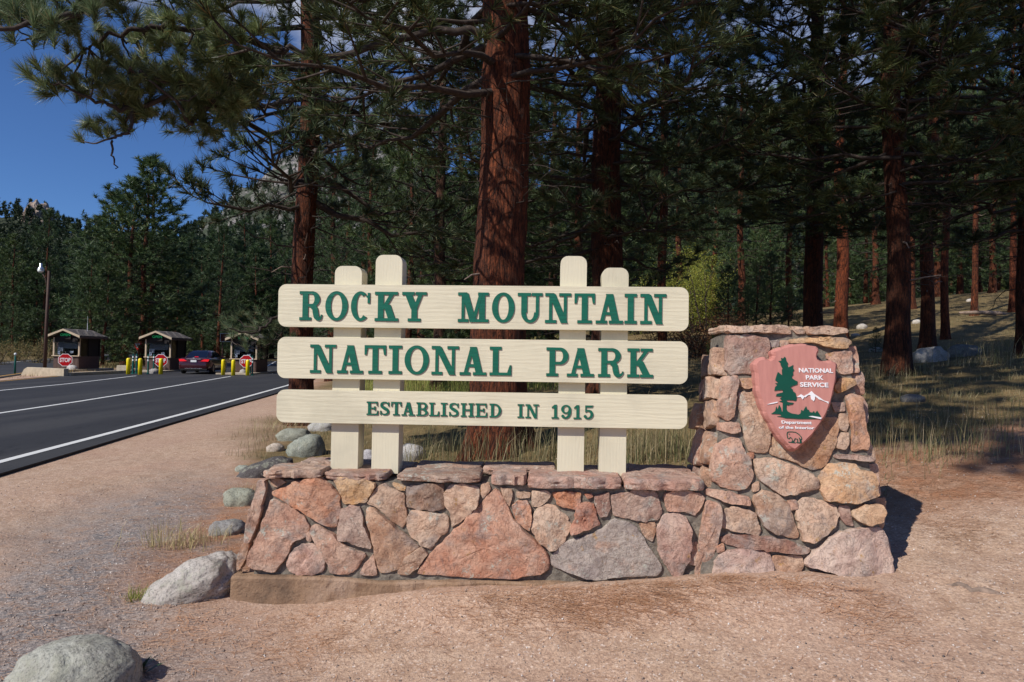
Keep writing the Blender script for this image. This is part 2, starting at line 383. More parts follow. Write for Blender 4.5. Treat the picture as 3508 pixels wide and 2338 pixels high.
rock = b.ramp(f, [(.3, (.10, .095, .095)), (.5, (.24, .22, .21)), (.7, (.36, .32, .29))]); b.base(b.mix(b.ramp(n, [(.44, 0.0), (.58, 1.0)]), (.045, .058, .034), rock))
b.normal(b.bump(f, 1.0, 4.0))
b = NB("hill_slope", .95); v = b.coords(); n = b.noise(v, .03, 8, .65, .6); f = b.noise(b.coords(scale=(1, 1, .35)), .13, 7, .72)
rock = b.ramp(f, [(.3, (.12, .10, .085)), (.5, (.26, .21, .17)), (.7, (.36, .30, .25))]); b.base(b.mix(b.ramp(n, [(.58, 0.0), (.66, 1.0)]), (.034, .044, .022), rock)); b.normal(b.bump(f, 1.0, 3.0))
b = NB("rock_knob", .95); v = b.coords(); f = b.noise(b.coords(scale=(1, 1, .4)), .16, 7, .7)
b.base(b.ramp(f, [(.3, (.16, .12, .10)), (.5, (.34, .26, .21)), (.7, (.45, .38, .32))])); b.normal(b.bump(f, 1.0, 2.0))

# street things
plain("bollard_yellow", lin((245, 220, 20)), .35, spec=.5, grime=.08); plain("post_green", lin((14, 92, 84)), .45)
plain("post_white", (.75, .78, .78), .5); plain("post_orange", lin((205, 92, 48)), .5)
plain("stop_red", lin((184, 12, 22)), .4, grime=.06); plain("sign_white", (.78, .78, .78), .45, grime=.05); plain("sign_back", (.3, .3, .3), .5, .6)
plain("steel_post", (.16, .17, .16), .5, .5); plain("booth_brown", lin((92, 72, 66)), .75, bump=.3); plain("booth_trim", lin((196, 176, 150)), .7)
plain("booth_dark", lin((34, 28, 26)), .7); plain("booth_inside", lin((96, 98, 104)), .8); plain("paper_white", (.7, .7, .74), .7)
b = NB("shingles", .9); v = b.coords(); n = b.noise(v, 9, 5, .7); b.base(b.mix(b.objcol(), b.ramp(n, [(.3, lin((64, 58, 54))), (.7, lin((140, 132, 126)))]), (1, 1, 1), 'MIX') if False else b.ramp(n, [(.3, lin((70, 64, 60))), (.7, lin((146, 138, 132)))]))
b = NB("window_glass", .02); b.base((.75, .8, .84)); b.p.inputs['Transmission Weight'].default_value = 1.0; b.p.inputs['IOR'].default_value = 1.1
b = NB("car_glass", .05); b.base((.006, .008, .02)); b.p.inputs['Specular IOR Level'].default_value = .6
b = NB("led_green", .5); b.base((.02, .3, .1)); b.p.inputs['Emission Color'].default_value = (.03, .7, .22, 1); b.p.inputs['Emission Strength'].default_value = .22
b = NB("brake_light", .3); b.base((.45, .01, .015)); b.p.inputs['Emission Color'].default_value = (1, .02, .03, 1); b.p.inputs['Emission Strength'].default_value = .55
def carpaint(name, c):
    b = NB(name, .3); b.base(c); b.p.inputs['Coat Weight'].default_value = 1.0; b.p.inputs['Coat Roughness'].default_value = .04; b.p.inputs['Metallic'].default_value = .35; return b.m
carpaint("car_maroon", lin((66, 18, 28))); carpaint("car_black", lin((26, 24, 26)))
plain("rubber", (.015, .015, .015), .8); plain("chrome", (.75, .75, .77), .15, 1.0); plain("rim", (.4, .4, .42), .3, .9)
plain("pole_brown", lin((78, 58, 50)), .7); plain("lamp_metal", (.7, .72, .72), .3, .8); plain("lamp_glass", (.75, .78, .74), .2)
plain("brown_sign", lin((88, 44, 28)), .6); plain("barrier", lin((186, 172, 150)), .9, scale=3, grime=.25)
plain("dead_wood", lin((150, 130, 116)), .9, scale=14, grime=.4, bump=.8); plain("shed_brown", lin((84, 58, 50)), .8)

# ------------------------------------------------------------------ terrain
def near_edge(y):
    return np.interp(y, [-60, 3, 8.4, 10.2, 13.4, 18.4, 24.9, 31, 40, 52, 68, 90, 120, 150, 210], [-1, -5.4, -6.3, -6.55, -7.05, -7.75, -8.6, -9.55, -11.4, -14.2, -17.4, -18, -7, 14, 62])
def gz(x, y):
    x = np.asarray(x, float); y = np.asarray(y, float)
    ye = np.interp(y, [-5, 11.6, 20, 24, 32, 45, 60, 120, 400, 2500], [-5, 11.6, 15.2, 17.8, 26, 40, 50, 66, 90, 150]); k = np.where(y > 11.6, ye/np.maximum(y, 1), 1.0)
    xs = x*k; ys = ye; xs = np.where(xs > 34, 34+.25*(xs-34), xs)
    p = .14*xs+.066*ys-.30; z = .12*np.logaddexp(0, p/.12)
    m = sstep(.3, 6.5, x-near_edge(y))
    mound = .105*np.exp(-((y-4.22+.056*(x+1.8))/.30)**2)*sstep(-1.35, -.35, x)*sstep(2.6, 1.2, x)
    return z*m+mound
def ground_noise(x, y):
    return (fbm(x*.8, y*.8, 3, 3)-.5)*.09 + (fbm(x*5, y*5, 3, 9)-.5)*.032+(fbm(x*15, y*15, 2, 19)-.5)*.012
def gzv(x, y):
    m = sstep(0.2, 1.6, x-near_edge(y))
    return gz(x, y)+ground_noise(x, y)*m - .03*(1-m)
def gzf(x, y): return float(gzv(x, y))
def axis(lo, hi, fine_lo, fine_hi, step, grow=1.09):
    a = list(np.arange(fine_lo, fine_hi, step)); s = step; p = fine_hi
    while p < hi: a.append(p); s *= grow; p += s
    a.append(hi); s = step; p = fine_lo
    while p > lo: s *= grow; p -= s; a.insert(0, max(p, lo))
    return np.array(sorted(set(a)))
gx = axis(-900, 1200, -4.5, 5.5, .055); gy = axis(-120, 2200, 2.4, 9.5, .055)
X, Y = np.meshgrid(gx, gy); m = sstep(.2, 1.6, X-near_edge(Y))
Z = gz(X, Y)+ground_noise(X, Y)*m*sstep(200, 60, Y) - .03*(1-m)
V = np.stack([X, Y, Z], -1).reshape(-1, 3); nx = len(gx); ny = len(gy)
ii = (np.arange(ny-1)[:, None]*nx+np.arange(nx-1)[None]).ravel()
Fq = np.stack([ii, ii+1, ii+1+nx, ii+nx], 1)
gme = mesh_np("ground", V, Fq, True); ground = obj("ground", gme, MATS["ground_soil"]); tag(ground, kind="structure")
edge = X-near_edge(Y)
jit = (fbm(X*.7, Y*.7, 4, 5)-.5)
# grass beyond the trodden apron of grit; grey gravel band left of the wall; needle litter patches
grass = sstep(-.5, .9, (Y-6.6)+jit*4+np.minimum(0, X+1.2)*1.1)*sstep(1.2, 3.2, edge+jit*2)
far = sstep(24, 30, Y)*sstep(.4, 1.2, edge); grass = np.maximum(grass, far)
leftside = sstep(1.5, 2.5, near_edge(Y)-14.5-X+0*Y)*sstep(14, 20, Y); grass = np.maximum(grass, leftside)
gcx = -2.35+(Y-4)*-.30; gravel = 1.25*np.exp(-((X-gcx+jit*1.2)/.80)**2)*sstep(1.5, 3.2, Y)*sstep(10, 6, Y)
rt = sstep(.0, .8, Y-(4.6+jit*1.5))*sstep(1.9, 2.6, X)
bt = np.exp(-((X-.6)/.8)**2-((Y-4.0+jit*.4)/.13)**2)*.28
lt = np.exp(-((X+1.95-(Y-4.4)*-.25+jit*.8)/.45)**2)*sstep(4.0, 4.8, Y)
litter = np.clip(rt+bt+lt+.15*sstep(.5, .75, fbm(X*.8+5, Y*.8, 4, 31)), 0, 1)
for nm, arr in (("grass", grass), ("gravel", gravel), ("litter", litter)):
    a = gme.attributes.new(nm, 'FLOAT', 'POINT'); a.data.foreach_set('value', arr.astype(np.float32).ravel())

# road sheets
def sheet(name, poly, mat, z, thick=.06):
    mb = MB(); mb.prism([(p[0], p[1]) for p in poly], lambda a, b_, d: Vector((a, b_, d)), z-thick, z); o = mb.build(name, MATS[mat]); tag(o, kind="structure"); return o
ys = list(np.arange(-60, 206, 2.0)); ne = [(float(near_edge(y)), y) for y in ys]
def left_edge(y): return float(np.interp(y, [-60, 10, 28.8, 33.4, 36, 45, 60, 85, 120, 150, 210], [-21, -20, -22.4, -23.6, -24.2, -26.4, -30.5, -35, -28, -10, 36]))
sheet("road", ne+[(left_edge(y), y) for y in ys[::-1]], "asphalt", .012)
def ex(y): return -42-.467*(y-69)
sheet("exit_road", [(ex(20)+.4, 20), (ex(400)+.4, 400), (ex(400)-9.5, 400), (ex(20)-8.5, 20)], "asphalt", .010)
def line(pts, wd, mat, name="road_marking", z=.018):
    pts = [Vector((p[0], p[1])) for p in pts]; A = []; B = []
    for i, p in enumerate(pts):
        t = (pts[min(i+1, len(pts)-1)]-pts[max(i-1, 0)]).normalized(); n = Vector((-t.y, t.x))*wd/2
        A.append(p+n); B.append(p-n)
    mb = MB(); mb.strip([tuple(a) for a in A], [tuple(q) for q in B], lambda a, c, d: Vector((a, c, d)), z-.004, z)
    o = mb.build(name, MATS[mat]); tag(o, kind="structure"); return o
def pxl(l): return [on_z(a, c) for a, c in l]
L1 = [Vector((float(np.interp(q, [9.15, 13.2, 19.5, 30.7], [-6.9, -7.46, -8.33, -10.05])), q, 0)) for q in (9.15, 13.2, 19.5, 25, 30.7)]
d0 = (L1[0]-L1[1]).normalized()
L1 = [L1[0]+d0*9]+L1+[Vector((near_edge(y)-.55, y, 0)) for y in (40, 52, 68, 90, 120)]
line(L1, .14, "white_line")
L2 = pxl([(0, 1418), (255, 1380), (510, 1339), (790, 1291)]); L2 = [L2[0]+(L2[0]-L2[1]).normalized()*12]+L2; line(L2, .13, "white_line")
L3 = pxl([(0, 1340), (230, 1317), (467, 1289)]); L3 = [L3[0]+(L3[0]-L3[1]).normalized()*12]+L3; line(L3, .13, "white_line")
line([(left_edge(y)+.35, y) for y in (10, 20, 28.8, 33.4, 36)], .13, "yellow_line")
line([(left_edge(y)+.5, y) for y in (50, 60, 85, 120, 150)], .15, "yellow_line")
line([(ex(y), y) for y in (20, 400)], .15, "yellow_line", z=.016); line([(ex(y)-7.2, y) for y in (20, 400)], .15, "white_line", z=.016)
line([on_z(895, 1266), on_z(945, 1239)], .16, "white_line"); line([on_z(897, 1273), on_z(928, 1273.5)], .4, "white_line")
line([on_z(738, 1271), on_z(776, 1270.5)], .4, "white_line"); line([on_z(448, 1271), on_z(466, 1269)], .4, "white_line")
line([on_z(727, 1243), on_z(752, 1237)], .15, "white_line")

# ------------------------------------------------------------------ hills
def hill(name, pxs, crest, r0, r1, mat, amp, seed, back=1.25, nr=26, na=150, ridg=1.0):
    A = np.linspace(pxs[0], pxs[-1], na); cy = np.interp(A, pxs, crest); V = []
    rr = np.concatenate([np.linspace(r0, r1, nr), [r1*back, r1*back*1.1]])
    for k, a in enumerate(A):
        d = ray(a, cy[k]); h1 = d.z/d.y*r1+CAMZ; ux = d.x/d.y
        for j, r in enumerate(rr):
            s = min(1, (r-r0)/(r1-r0)); x = ux*r; y = r
            h = h1*(s**1.25) if r <= r1 else h1*(1-(r-r1)/(r1*back*1.1-r1))
            q = Vector((x/(r1*.10), y/(r1*.10), seed))
            nz = mnoise.fractal(q, .9, 2.1, 6)*amp*(.25+.75*s)
            V.append((x+mnoise.noise(q*1.7)*amp*.5, y, h+nz-(2 if j == 0 else 0)))
    n2 = len(rr); ii = (np.arange(na-1)[:, None]*n2+np.arange(n2-1)[None]).ravel()
    me = mesh_np(name, V, np.stack([ii, ii+1, ii+1+n2, ii+n2], 1), True)
    o = obj(name, me, MATS[mat]); tag(o, kind="structure"); return o, np.array(V).reshape(na, n2, 3)
hl, HL = hill("hill", [-700, -300, 0, 90, 180, 300, 600, 1000, 1500], [800, 760, 752, 745, 765, 800, 830, 800, 840], 150, 430, "hill_slope", 9, 3.1)
mt, HM = hill("mountain", [600, 800, 1000, 1090, 1150, 1250, 1400, 1500, 1700, 2000], [800, 640, 560, 515, 540, 556, 535, 590, 640, 700], 600, 1500, "rock_hill", 60, 8.7)
hr, HR = hill("hill", [1400, 1700, 1900, 2200, 2400, 2500, 2800, 3200, 3700, 4600], [860, 740, 640, 520, 430, 370, 350, 350, 330, 300], 110, 330, "hill_slope", 8, 5.2)
# rocky knob on the left ridge
bm = bmesh.new(); bmesh.ops.create_icosphere(bm, subdivisions=5, radius=1)
for v_ in bm.verts:
    c = v_.co.copy(); k = 1+.34*mnoise.fractal(c*1.9+Vector((2, 5, 1)), .9, 2.1, 6)
    v_.co = Vector((c.x*8*k, c.y*10*k, (c.z*12-3*abs(c.x))*k))
kme = bpy.data.meshes.new("rock_knob"); bm.to_mesh(kme); bm.free()
kp = at_depth(135, 752, 415); knob = obj("rock_knob", kme, MATS["rock_knob"]); knob.location = kp+Vector((0, 0, -1.5)); tag(knob, kind="structure")

# ------------------------------------------------------------------ needle tufts, tubes, trees
def unit(a): return a/np.maximum(np.linalg.norm(a, axis=-1, keepdims=True), 1e-9)
def tufts(C, D, n, ln, wd, spread, rg, back=.5):
    """C centres, D directions -> needle triangles"""
    N = len(C); d = unit(D[:, None, :]+rg.normal(0, spread, (N, n, 3)))
    st = C[:, None, :]-D[:, None, :]*(rg.random((N, n, 1))*ln*back)
    L = ln*rg.uniform(.75, 1.08, (N, n, 1))*rg.uniform(.62, 1.15, (N, 1, 1)); side = unit(np.cross(d, rg.normal(0, 1, (N, n, 3))))*wd/2
    V = np.stack([st-side, st+side, st+d*L], 2).reshape(-1, 3); return V, np.arange(len(V)).reshape(-1, 3)
def tubes(P, Rd, S=4):
    """P (N,K,3) polylines, Rd (N,K) radii -> quads"""
    P = np.asarray(P, float); Rd = np.asarray(Rd, float); N, K, _ = P.shape
    T = np.empty_like(P); T[:, 1:-1] = P[:, 2:]-P[:, :-2]; T[:, 0] = P[:, 1]-P[:, 0]; T[:, -1] = P[:, -1]-P[:, -2]; T = unit(T)
    ref = np.where(np.abs(T[..., 2:3]) < .9, np.array([0, 0, 1.]), np.array([1., 0, 0])); e1 = unit(np.cross(T, ref)); e2 = np.cross(T, e1)
    a = np.arange(S)*2*np.pi/S
    V = P[:, :, None]+(e1[:, :, None]*np.cos(a)[None, None, :, None]+e2[:, :, None]*np.sin(a)[None, None, :, None])*Rd[:, :, None, None]
    base = (np.arange(N)[:, None, None]*K+np.arange(K-1)[None, :, None])*S; k = np.arange(S)[None, None, :]; k2 = (k+1) % S
    Fq = np.stack([base+k, base+k2, base+S+k2, base+S+k], -1).reshape(-1, 4); return V.reshape(-1, 3), Fq
def join(parts):
    Vs = []; Fs = []; b0 = 0
    for V, F_ in parts: Vs.append(V); Fs.append(F_+b0); b0 += len(V)
    return np.concatenate(Vs), np.concatenate(Fs)
def trunk_mesh(name, H, r0, seed, lean=.02, S=20, K=44, rough=.05, top=.15, ldir=None):
    rg = np.random.default_rng(seed); z = np.concatenate([np.linspace(-.4, H*.35, K*2//3), np.linspace(H*.35, H, K//3+1)[1:]])
    zz = np.clip(z/H, 0, 1); ld = seed if ldir is None else ldir; wob = np.clip(z, 0, 3)/3*.045; cx = lean*z*math.cos(ld)+.10*np.sin(z*.45+seed)*zz+wob*np.sin(z*.9+seed*1.7); cy = lean*z*math.sin(ld)+.10*np.cos(z*.4+seed*2)*zz-.1*np.cos(seed*2)*zz+wob*np.cos(z*.75+seed)
    r = r0*((1-zz)**.75*(1-top)+top*(1-zz))+r0*.55*np.exp(-np.maximum(z+.1, 0)/(.9*r0+.12))
    a = np.arange(S)*2*np.pi/S; A, Zg = np.meshgrid(a, z)
    rr = r[:, None]*(1+rough*2*(fbm((A*r0*6)/1.0+seed, Zg*2.0, 3, seed)-.5)+rough*np.sin(A*5+seed)*np.exp(-np.maximum(Zg, 0)/.5)*1.5)
    rr[:, -1] = rr[:, -1]
    V = np.stack([cx[:, None]+rr*np.cos(A), cy[:, None]+rr*np.sin(A), Zg], -1).reshape(-1, 3); K2 = len(z)
    i = np.arange(K2-1)[:, None]*S; k = np.arange(S)[None]; k2 = (k+1) % S
    F_ = np.stack([i+k, i+k2, i+S+k2, i+S+k], -1).reshape(-1, 4)
    return mesh_np(name, V, F_, True), (lambda q: np.array([np.interp(q, z, cx), np.interp(q, z, cy), q])), (lambda q: np.interp(q, z, r))
def pine(seed, H=20, r0=.3, cb=4, Rm=3.2, nb=70, ntw=11, ntf=4, nn=34, nl=.20, nw=.006, dead=26, spread=.55, S=20, K=44, droop=.22, up=.25, gap=0.0, lean=.02, ldir=None, rnd=False):
    rg = np.random.default_rng(seed)
    tme, ax, rad = trunk_mesh("trunk", H, r0, seed, lean, S=S, K=K, rough=.05, ldir=ldir)
    B = []; BR = []; TW = []; TR = []; TC = []; TD = []
    for k in range(nb):
        f = (k+rg.random())/nb; z0 = cb+(H*.985-cb)*f; az = k*2.399+rg.normal(0, .35)
        if gap and vnoise(az*1.2+seed*3, z0*.55, seed) < gap: continue
        prf = (1-f**1.9)**.62*(.62+.38*min(1, f*3.5)) if rnd else (1-f)**.62*(.72+.28*min(1, f*5))
        Lb = Rm*max(.12, prf)*rg.uniform(.62, 1.18)
        el = R(-8)+R(62)*f**1.2+rg.normal(0, .13); dh = np.array([math.cos(az), math.sin(az), 0]); s = np.linspace(0, 1, 7)
        o = ax(z0); bend = rg.normal(0, .12); pr = np.array([-dh[1], dh[0], 0])
        dr = droop*(1-f)*rg.uniform(.4, 1.4)
        P = o+dh*(Lb*s*math.cos(el))[:, None]+pr*(Lb*bend*s**2)[:, None]+np.array([0, 0, 1])*(Lb*(s*math.sin(el)-dr*np.sin(s*2.2)*.8*s+up*s**3))[:, None]
        P[1:-1] += rg.normal(0, .02*Lb, (5, 3)); rb = max(.012, min(.28*rad(z0), .021*Lb))
        B.append(P); BR.append(rb*(1-.85*s))
        nt_ = max(3, int(ntw*(Lb/Rm)**.8))
        for t in range(nt_):
            q = .22+.78*(t+rg.random())/nt_; i = min(5, int(q*6)); fr_ = q*6-i; p = P[i]*(1-fr_)+P[i+1]*fr_; tg = unit(P[i+1]-P[i])
            sd_ = (1 if t % 2 else -1); ang = rg.uniform(.45, 1.15)*(1-.5*(q > .93)); d = unit(tg*math.cos(ang)+pr*sd_*math.sin(ang)+np.array([0, 0, rg.normal(.12, .3)]))
            lt_ = (.16+.34*(1.15-q))*Lb*rg.uniform(.55, 1.1)+.12; u = np.linspace(0, 1, 4)
            Q = p+d*(lt_*u)[:, None]+np.array([0, 0, 1])*(lt_*.28*u**2*rg.uniform(-.2, 1.3))[:, None]+pr*(rg.normal(0, .1)*lt_*u**2)[:, None]
            TW.append(Q); TR.append(max(.004, rb*.35)*(1-.75*u))
            for c in range(ntf):
                g = 1.0 if c == 0 else rg.uniform(.35, 1.0); j = min(2, int(g*3)); fg = g*3-j; pc = Q[j]*(1-fg)+Q[j+1]*fg
                td = unit(d*.8+rg.normal(0, .45, 3)+np.array([0, 0, .45])); off = 0 if c == 0 else rg.uniform(.06, .22)
                TC.append(pc+td*off); TD.append(td)
        TC.append(P[-1]); TD.append(unit(P[-1]-P[-2]))
    DW = []; DR = []
    for k in range(dead):
        z0 = cb*rg.uniform(.35, 1.25); az = rg.uniform(0, 6.28); Ld = rg.uniform(.4, 1.7); s = np.linspace(0, 1, 7); dh = np.array([math.cos(az), math.sin(az), 0]); pr = np.array([-dh[1], dh[0], 0])
        P = ax(z0)+dh*(Ld*s)[:, None]+pr*(Ld*rg.normal(0, .35)*s**2)[:, None]+np.array([0, 0, 1])*(Ld*(rg.normal(-.15, .25)*s+rg.normal(.1, .25)*s**2))[:, None]+np.vstack([np.zeros(3), rg.normal(0, .035, (6, 3))])
        DW.append(P); DR.append(rg.uniform(.008, .022)*(1-.8*s))
        for e in range(3):
            q = rg.integers(2, 6); d = unit(unit(P[q]-P[q-1])+rg.normal(0, .7, 3)); u = np.linspace(0, 1, 4); l2 = rg.uniform(.15, .55)
            TW.append(P[q]+d*(l2*u)[:, None]+np.array([0, 0, 1])*(l2*rg.normal(.1, .4)*u**2)[:, None]); TR.append(.005*(1-.7*u))
    parts = [tubes(np.array(B), np.array(BR), 6), tubes(np.array(TW), np.array(TR), 3)]
    if DW: parts.append(tubes(np.array(DW), np.array(DR), 4))
    V, F_ = join(parts[:1]+parts[2:]+[parts[1]]) ; lme = mesh_np("limbs", V, F_, True)
    V, F_ = tufts(np.array(TC), np.array(TD), nn, nl, nw, spread, rg); cme = mesh_np("crown", V, F_)
    tme.materials.append(MATS["bark_red"]); lme.materials.append(MATS["limb_bark"]); cme.materials.append(MATS["needles"])
    return tme, lme, cme
def place_tree(ms, name, loc, rz, label, group=None, sc=1.0, tint=(1, 1, 1), wide=1.0, crown_mat=None):
    t = empty(name, loc, label, "tree", group); t.rotation_euler.z = rz; t.scale = (sc*wide, sc*wide, sc)
    for nm, me in zip(("trunk", "limbs", "crown"), ms):
        if me is None: continue
        o = bpy.data.objects.new(nm, me); col.objects.link(o); o.parent = t; o.color = (*tint, 1)
    return t

NEAR = [pine(11, 21, .30, 2.8, 3.9, 104, 14, 5, 38, .26, .017, 34, gap=.10), pine(12, 19, .27, 3.4, 3.4, 96, 14, 5, 38, .26, .017, 34, gap=.12)]
GIANT = pine(15, 29, .34, 3.2, 4.4, 140, 15, 5, 36, .27, .017, 44, gap=.10)
MID = [pine(21, 13, .20, 1.2, 3.0, 74, 10, 5, 22, .25, .019, 12, rnd=True, gap=.12), pine(22, 15, .22, 1.8, 2.9, 74, 10, 5, 22, .25, .019, 14, rnd=True, gap=.16), pine(23, 11, .17, .8, 2.7, 66, 10, 5, 22, .25, .019, 8, rnd=True, gap=.10), pine(24, 16, .22, 3.2, 2.9, 70, 10, 5, 22, .25, .019, 16, rnd=True, gap=.18)]
FAR = [pine(31, 15, .20, 1.0, 3.2, 58, 9, 4, 12, .46, .050, 3, spread=.62, S=10, K=16, rnd=True, gap=.10), pine(32, 17, .21, 1.8, 3.1, 60, 9, 4, 12, .46, .050, 3, spread=.62, S=10, K=16, rnd=True, gap=.12), pine(33, 12, .16, .7, 3.0, 52, 9, 4, 12, .46, .050, 2, spread=.62, S=10, K=16, rnd=True, gap=.08)]
OVER = pine(41, 23.5, .30, 11.8, 4.6, 84, 12, 5, 34, .30, .036, 0, gap=0, lean=.12, ldir=2.32)
SPARSE = pine(14, 20, .25, 4.2, 3.2, 84, 13, 5, 38, .25, .016, 30, gap=.42)
for ms in MID+FAR:
    ms[2].materials[0] = MATS["needles_far"]

def base_at(px, d):
    """ground point seen along column px at distance y=d"""
    p = at_depth(px, 1230, d); z = gzf(p.x, p.y); p = at_depth(px, 1230-(z-p.z)*F_PX/d, d); return Vector((p.x, p.y, gzf(p.x, p.y)))
def sized(ms, H, r_now, r_want): return r_want/r_now
# the trees whose trunks stand out, with their own trunks
def hero_tree(seed, px, d, r0, label, kind, rz, H=20, tint=(1, 1, 1), lean=.0, S=28, K=90, rough=.07, barkm="bark_red", sc=1.0, name="pine_tree", up=0.0, zs=1.0):
    p = base_at(px, d); t = empty(name, p, label, "tree")
    me, ax, rad = trunk_mesh("trunk", H, r0, seed, lean, S, K, rough); me.materials.append(MATS[barkm])
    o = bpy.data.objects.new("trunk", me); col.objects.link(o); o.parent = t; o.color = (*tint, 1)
    rg = np.random.default_rng(seed+500); mb = MB()
    for _ in range(7):
        z_ = rg.uniform(1.2, 7.5); a_ = rg.uniform(0, 6.28); o_ = ax(z_); rr_ = rad(z_); L_ = rg.uniform(.12, .5); d_ = np.array([math.cos(a_), math.sin(a_), rg.uniform(-.5, .35)])
        mb = MB(); mb.tube([o_+d_*rr_*.7, o_+d_*(rr_+L_*.5)+np.array([0, 0, rg.normal(0, .04)]), o_+d_*(rr_+L_)+np.array([0, 0, rg.normal(0, .08)])], [.022, .014, .006], 5); st_ = bpy.data.objects.new("branch_stub", mb.mesh("branch_stub", True)); st_.data.materials.append(MATS["dead_wood"]); col.objects.link(st_); st_.parent = t
    for nm, m_ in (("limbs", kind[1]), ("crown", kind[2])):
        q = bpy.data.objects.new(nm, m_); col.objects.link(q); q.parent = t; q.rotation_euler.z = rz; q.scale = (sc, sc, zs); q.location.z = up
    return t, ax, rad
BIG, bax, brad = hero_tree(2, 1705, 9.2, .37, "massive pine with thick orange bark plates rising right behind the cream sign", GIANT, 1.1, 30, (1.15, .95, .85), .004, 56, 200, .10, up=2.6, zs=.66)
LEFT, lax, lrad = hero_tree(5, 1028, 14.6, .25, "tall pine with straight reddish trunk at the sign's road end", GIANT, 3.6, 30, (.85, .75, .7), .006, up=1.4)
hero_tree(8, 2075, 13.2, .33, "dark thick pine behind the two posts at the sign's pillar end", GIANT, .4, 22, (.4, .36, .35), .003, up=.9, zs=.60)  # dark trunk tint carries the canopy shade in the bark colour
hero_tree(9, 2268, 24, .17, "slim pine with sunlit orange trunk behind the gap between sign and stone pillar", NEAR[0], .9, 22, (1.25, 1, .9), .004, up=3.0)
hero_tree(10, 2785, 16.5, .235, "dark straight pine directly behind the stone pillar", NEAR[0], 4.2, 18, (.38, .34, .34), .002, sc=.95, up=1.5, zs=.66)  # low tint paints shade onto this trunk
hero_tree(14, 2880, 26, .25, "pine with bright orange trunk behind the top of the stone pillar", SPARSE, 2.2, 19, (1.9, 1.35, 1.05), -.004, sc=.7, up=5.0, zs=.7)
hero_tree(15, 3072, 11.6, .195, "big dark pine with flared base in the shade beside the stone pillar", NEAR[1], 5.4, 16, (.36, .33, .33), .004, sc=.95, up=.6, zs=.66)  # bark tinted dark to stand for the shade on it
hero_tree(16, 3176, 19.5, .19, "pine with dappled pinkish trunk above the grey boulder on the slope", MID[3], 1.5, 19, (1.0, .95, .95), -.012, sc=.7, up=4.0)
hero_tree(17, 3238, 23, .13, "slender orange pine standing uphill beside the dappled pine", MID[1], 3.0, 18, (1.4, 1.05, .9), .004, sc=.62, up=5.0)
hero_tree(18, 3514, 12.5, .15, "dark pine with its trunk next to the shaded uphill clearing's tall dry grass", NEAR[0], 2.9, 15, (.4, .36, .35), .0, sc=.9, up=.6, zs=.6)  # trunk darkened by its tint in place of shade
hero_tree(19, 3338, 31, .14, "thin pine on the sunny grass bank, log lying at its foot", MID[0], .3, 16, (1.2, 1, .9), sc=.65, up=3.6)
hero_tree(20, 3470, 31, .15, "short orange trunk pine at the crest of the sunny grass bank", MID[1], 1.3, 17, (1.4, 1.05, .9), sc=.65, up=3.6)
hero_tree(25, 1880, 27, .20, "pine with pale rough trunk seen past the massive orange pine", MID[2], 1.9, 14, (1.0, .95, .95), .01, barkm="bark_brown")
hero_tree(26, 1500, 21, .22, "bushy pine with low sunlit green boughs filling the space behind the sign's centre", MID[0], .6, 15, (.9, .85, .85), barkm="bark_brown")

# long boughs of the massive pine that reach over the roadside, traced bough by bough
def bough(parent, limb_pts, tuft_px, depths, seed, n=190, ln=.20, wd=.0065, thick=.05, spread=.46, lname="bough", nname="bough_needles", extra=1):
    rg = np.random.default_rng(seed); parts = []; nodes = []
    for pts, r_ in limb_pts:
        P = [Vector(p) for p in pts]; out = []
        for i in range(len(P)-1):          # smooth + wobble
            for k in range(5):
                s = k/5; p0 = P[max(i-1, 0)]; p1 = P[i]; p2 = P[i+1]; p3 = P[min(i+2, len(P)-1)]
                q = .5*((2*p1)+(p2-p0)*s+(2*p0-5*p1+4*p2-p3)*s*s+(3*p1-p0-3*p2+p3)*s**3); out.append(q)
        out.append(P[-1]); A = np.array(out); A[1:-1] += rg.normal(0, min(.022, r_*.45), (len(A)-2, 3)); nodes.append(A)
        parts.append(tubes(A[None], np.linspace(r_, r_*.3, len(A))[None], 7))
    ALL = np.concatenate(nodes); C = []; D = []; tw = []
    for (px, py), dd in zip(tuft_px, depths):
        c = np.array(at_depth(px, py, dd)); k = np.argmin(np.linalg.norm(ALL-c, axis=1)+.25*np.maximum(0, ALL[:, 0]*-1-(-c[0]))*0); a = ALL[k]; v = c-a; L = np.linalg.norm(v)+1e-6
        s = np.linspace(0, 1, 6)[:, None]; sag = np.array([0, 0, -.10*L]); Q = a+v*s+sag*np.sin(s*np.pi)+np.vstack([np.zeros(3), rg.normal(0, .012, (4, 3)), np.zeros(3)])
        tw.append(Q); d = unit(Q[-1]-Q[-3]); d = unit(d*.8+np.array([-.25, -.1, .55])); C.append(c); D.append(d)
        for e in range(extra):
            g = rg.uniform(.55, .9); C.append(a+v*g+rg.normal(0, .09, 3)); D.append(unit(d+rg.normal(0, .5, 3)))
    tw = np.array(tw); parts.append(tubes(tw, np.tile(np.linspace(.013, .005, 6), (len(tw), 1)), 5))
    V, F_ = join(parts); o = obj(lname, mesh_np(lname, V, F_, True), MATS["limb_bark"], parent)
    V, F_ = tufts(np.array(C), np.array(D), n, ln, wd, spread, rg, .55); q = obj(nname, mesh_np(nname, V, F_), MATS["needles_bough_lit"], o)
    return o
s_ = .5102
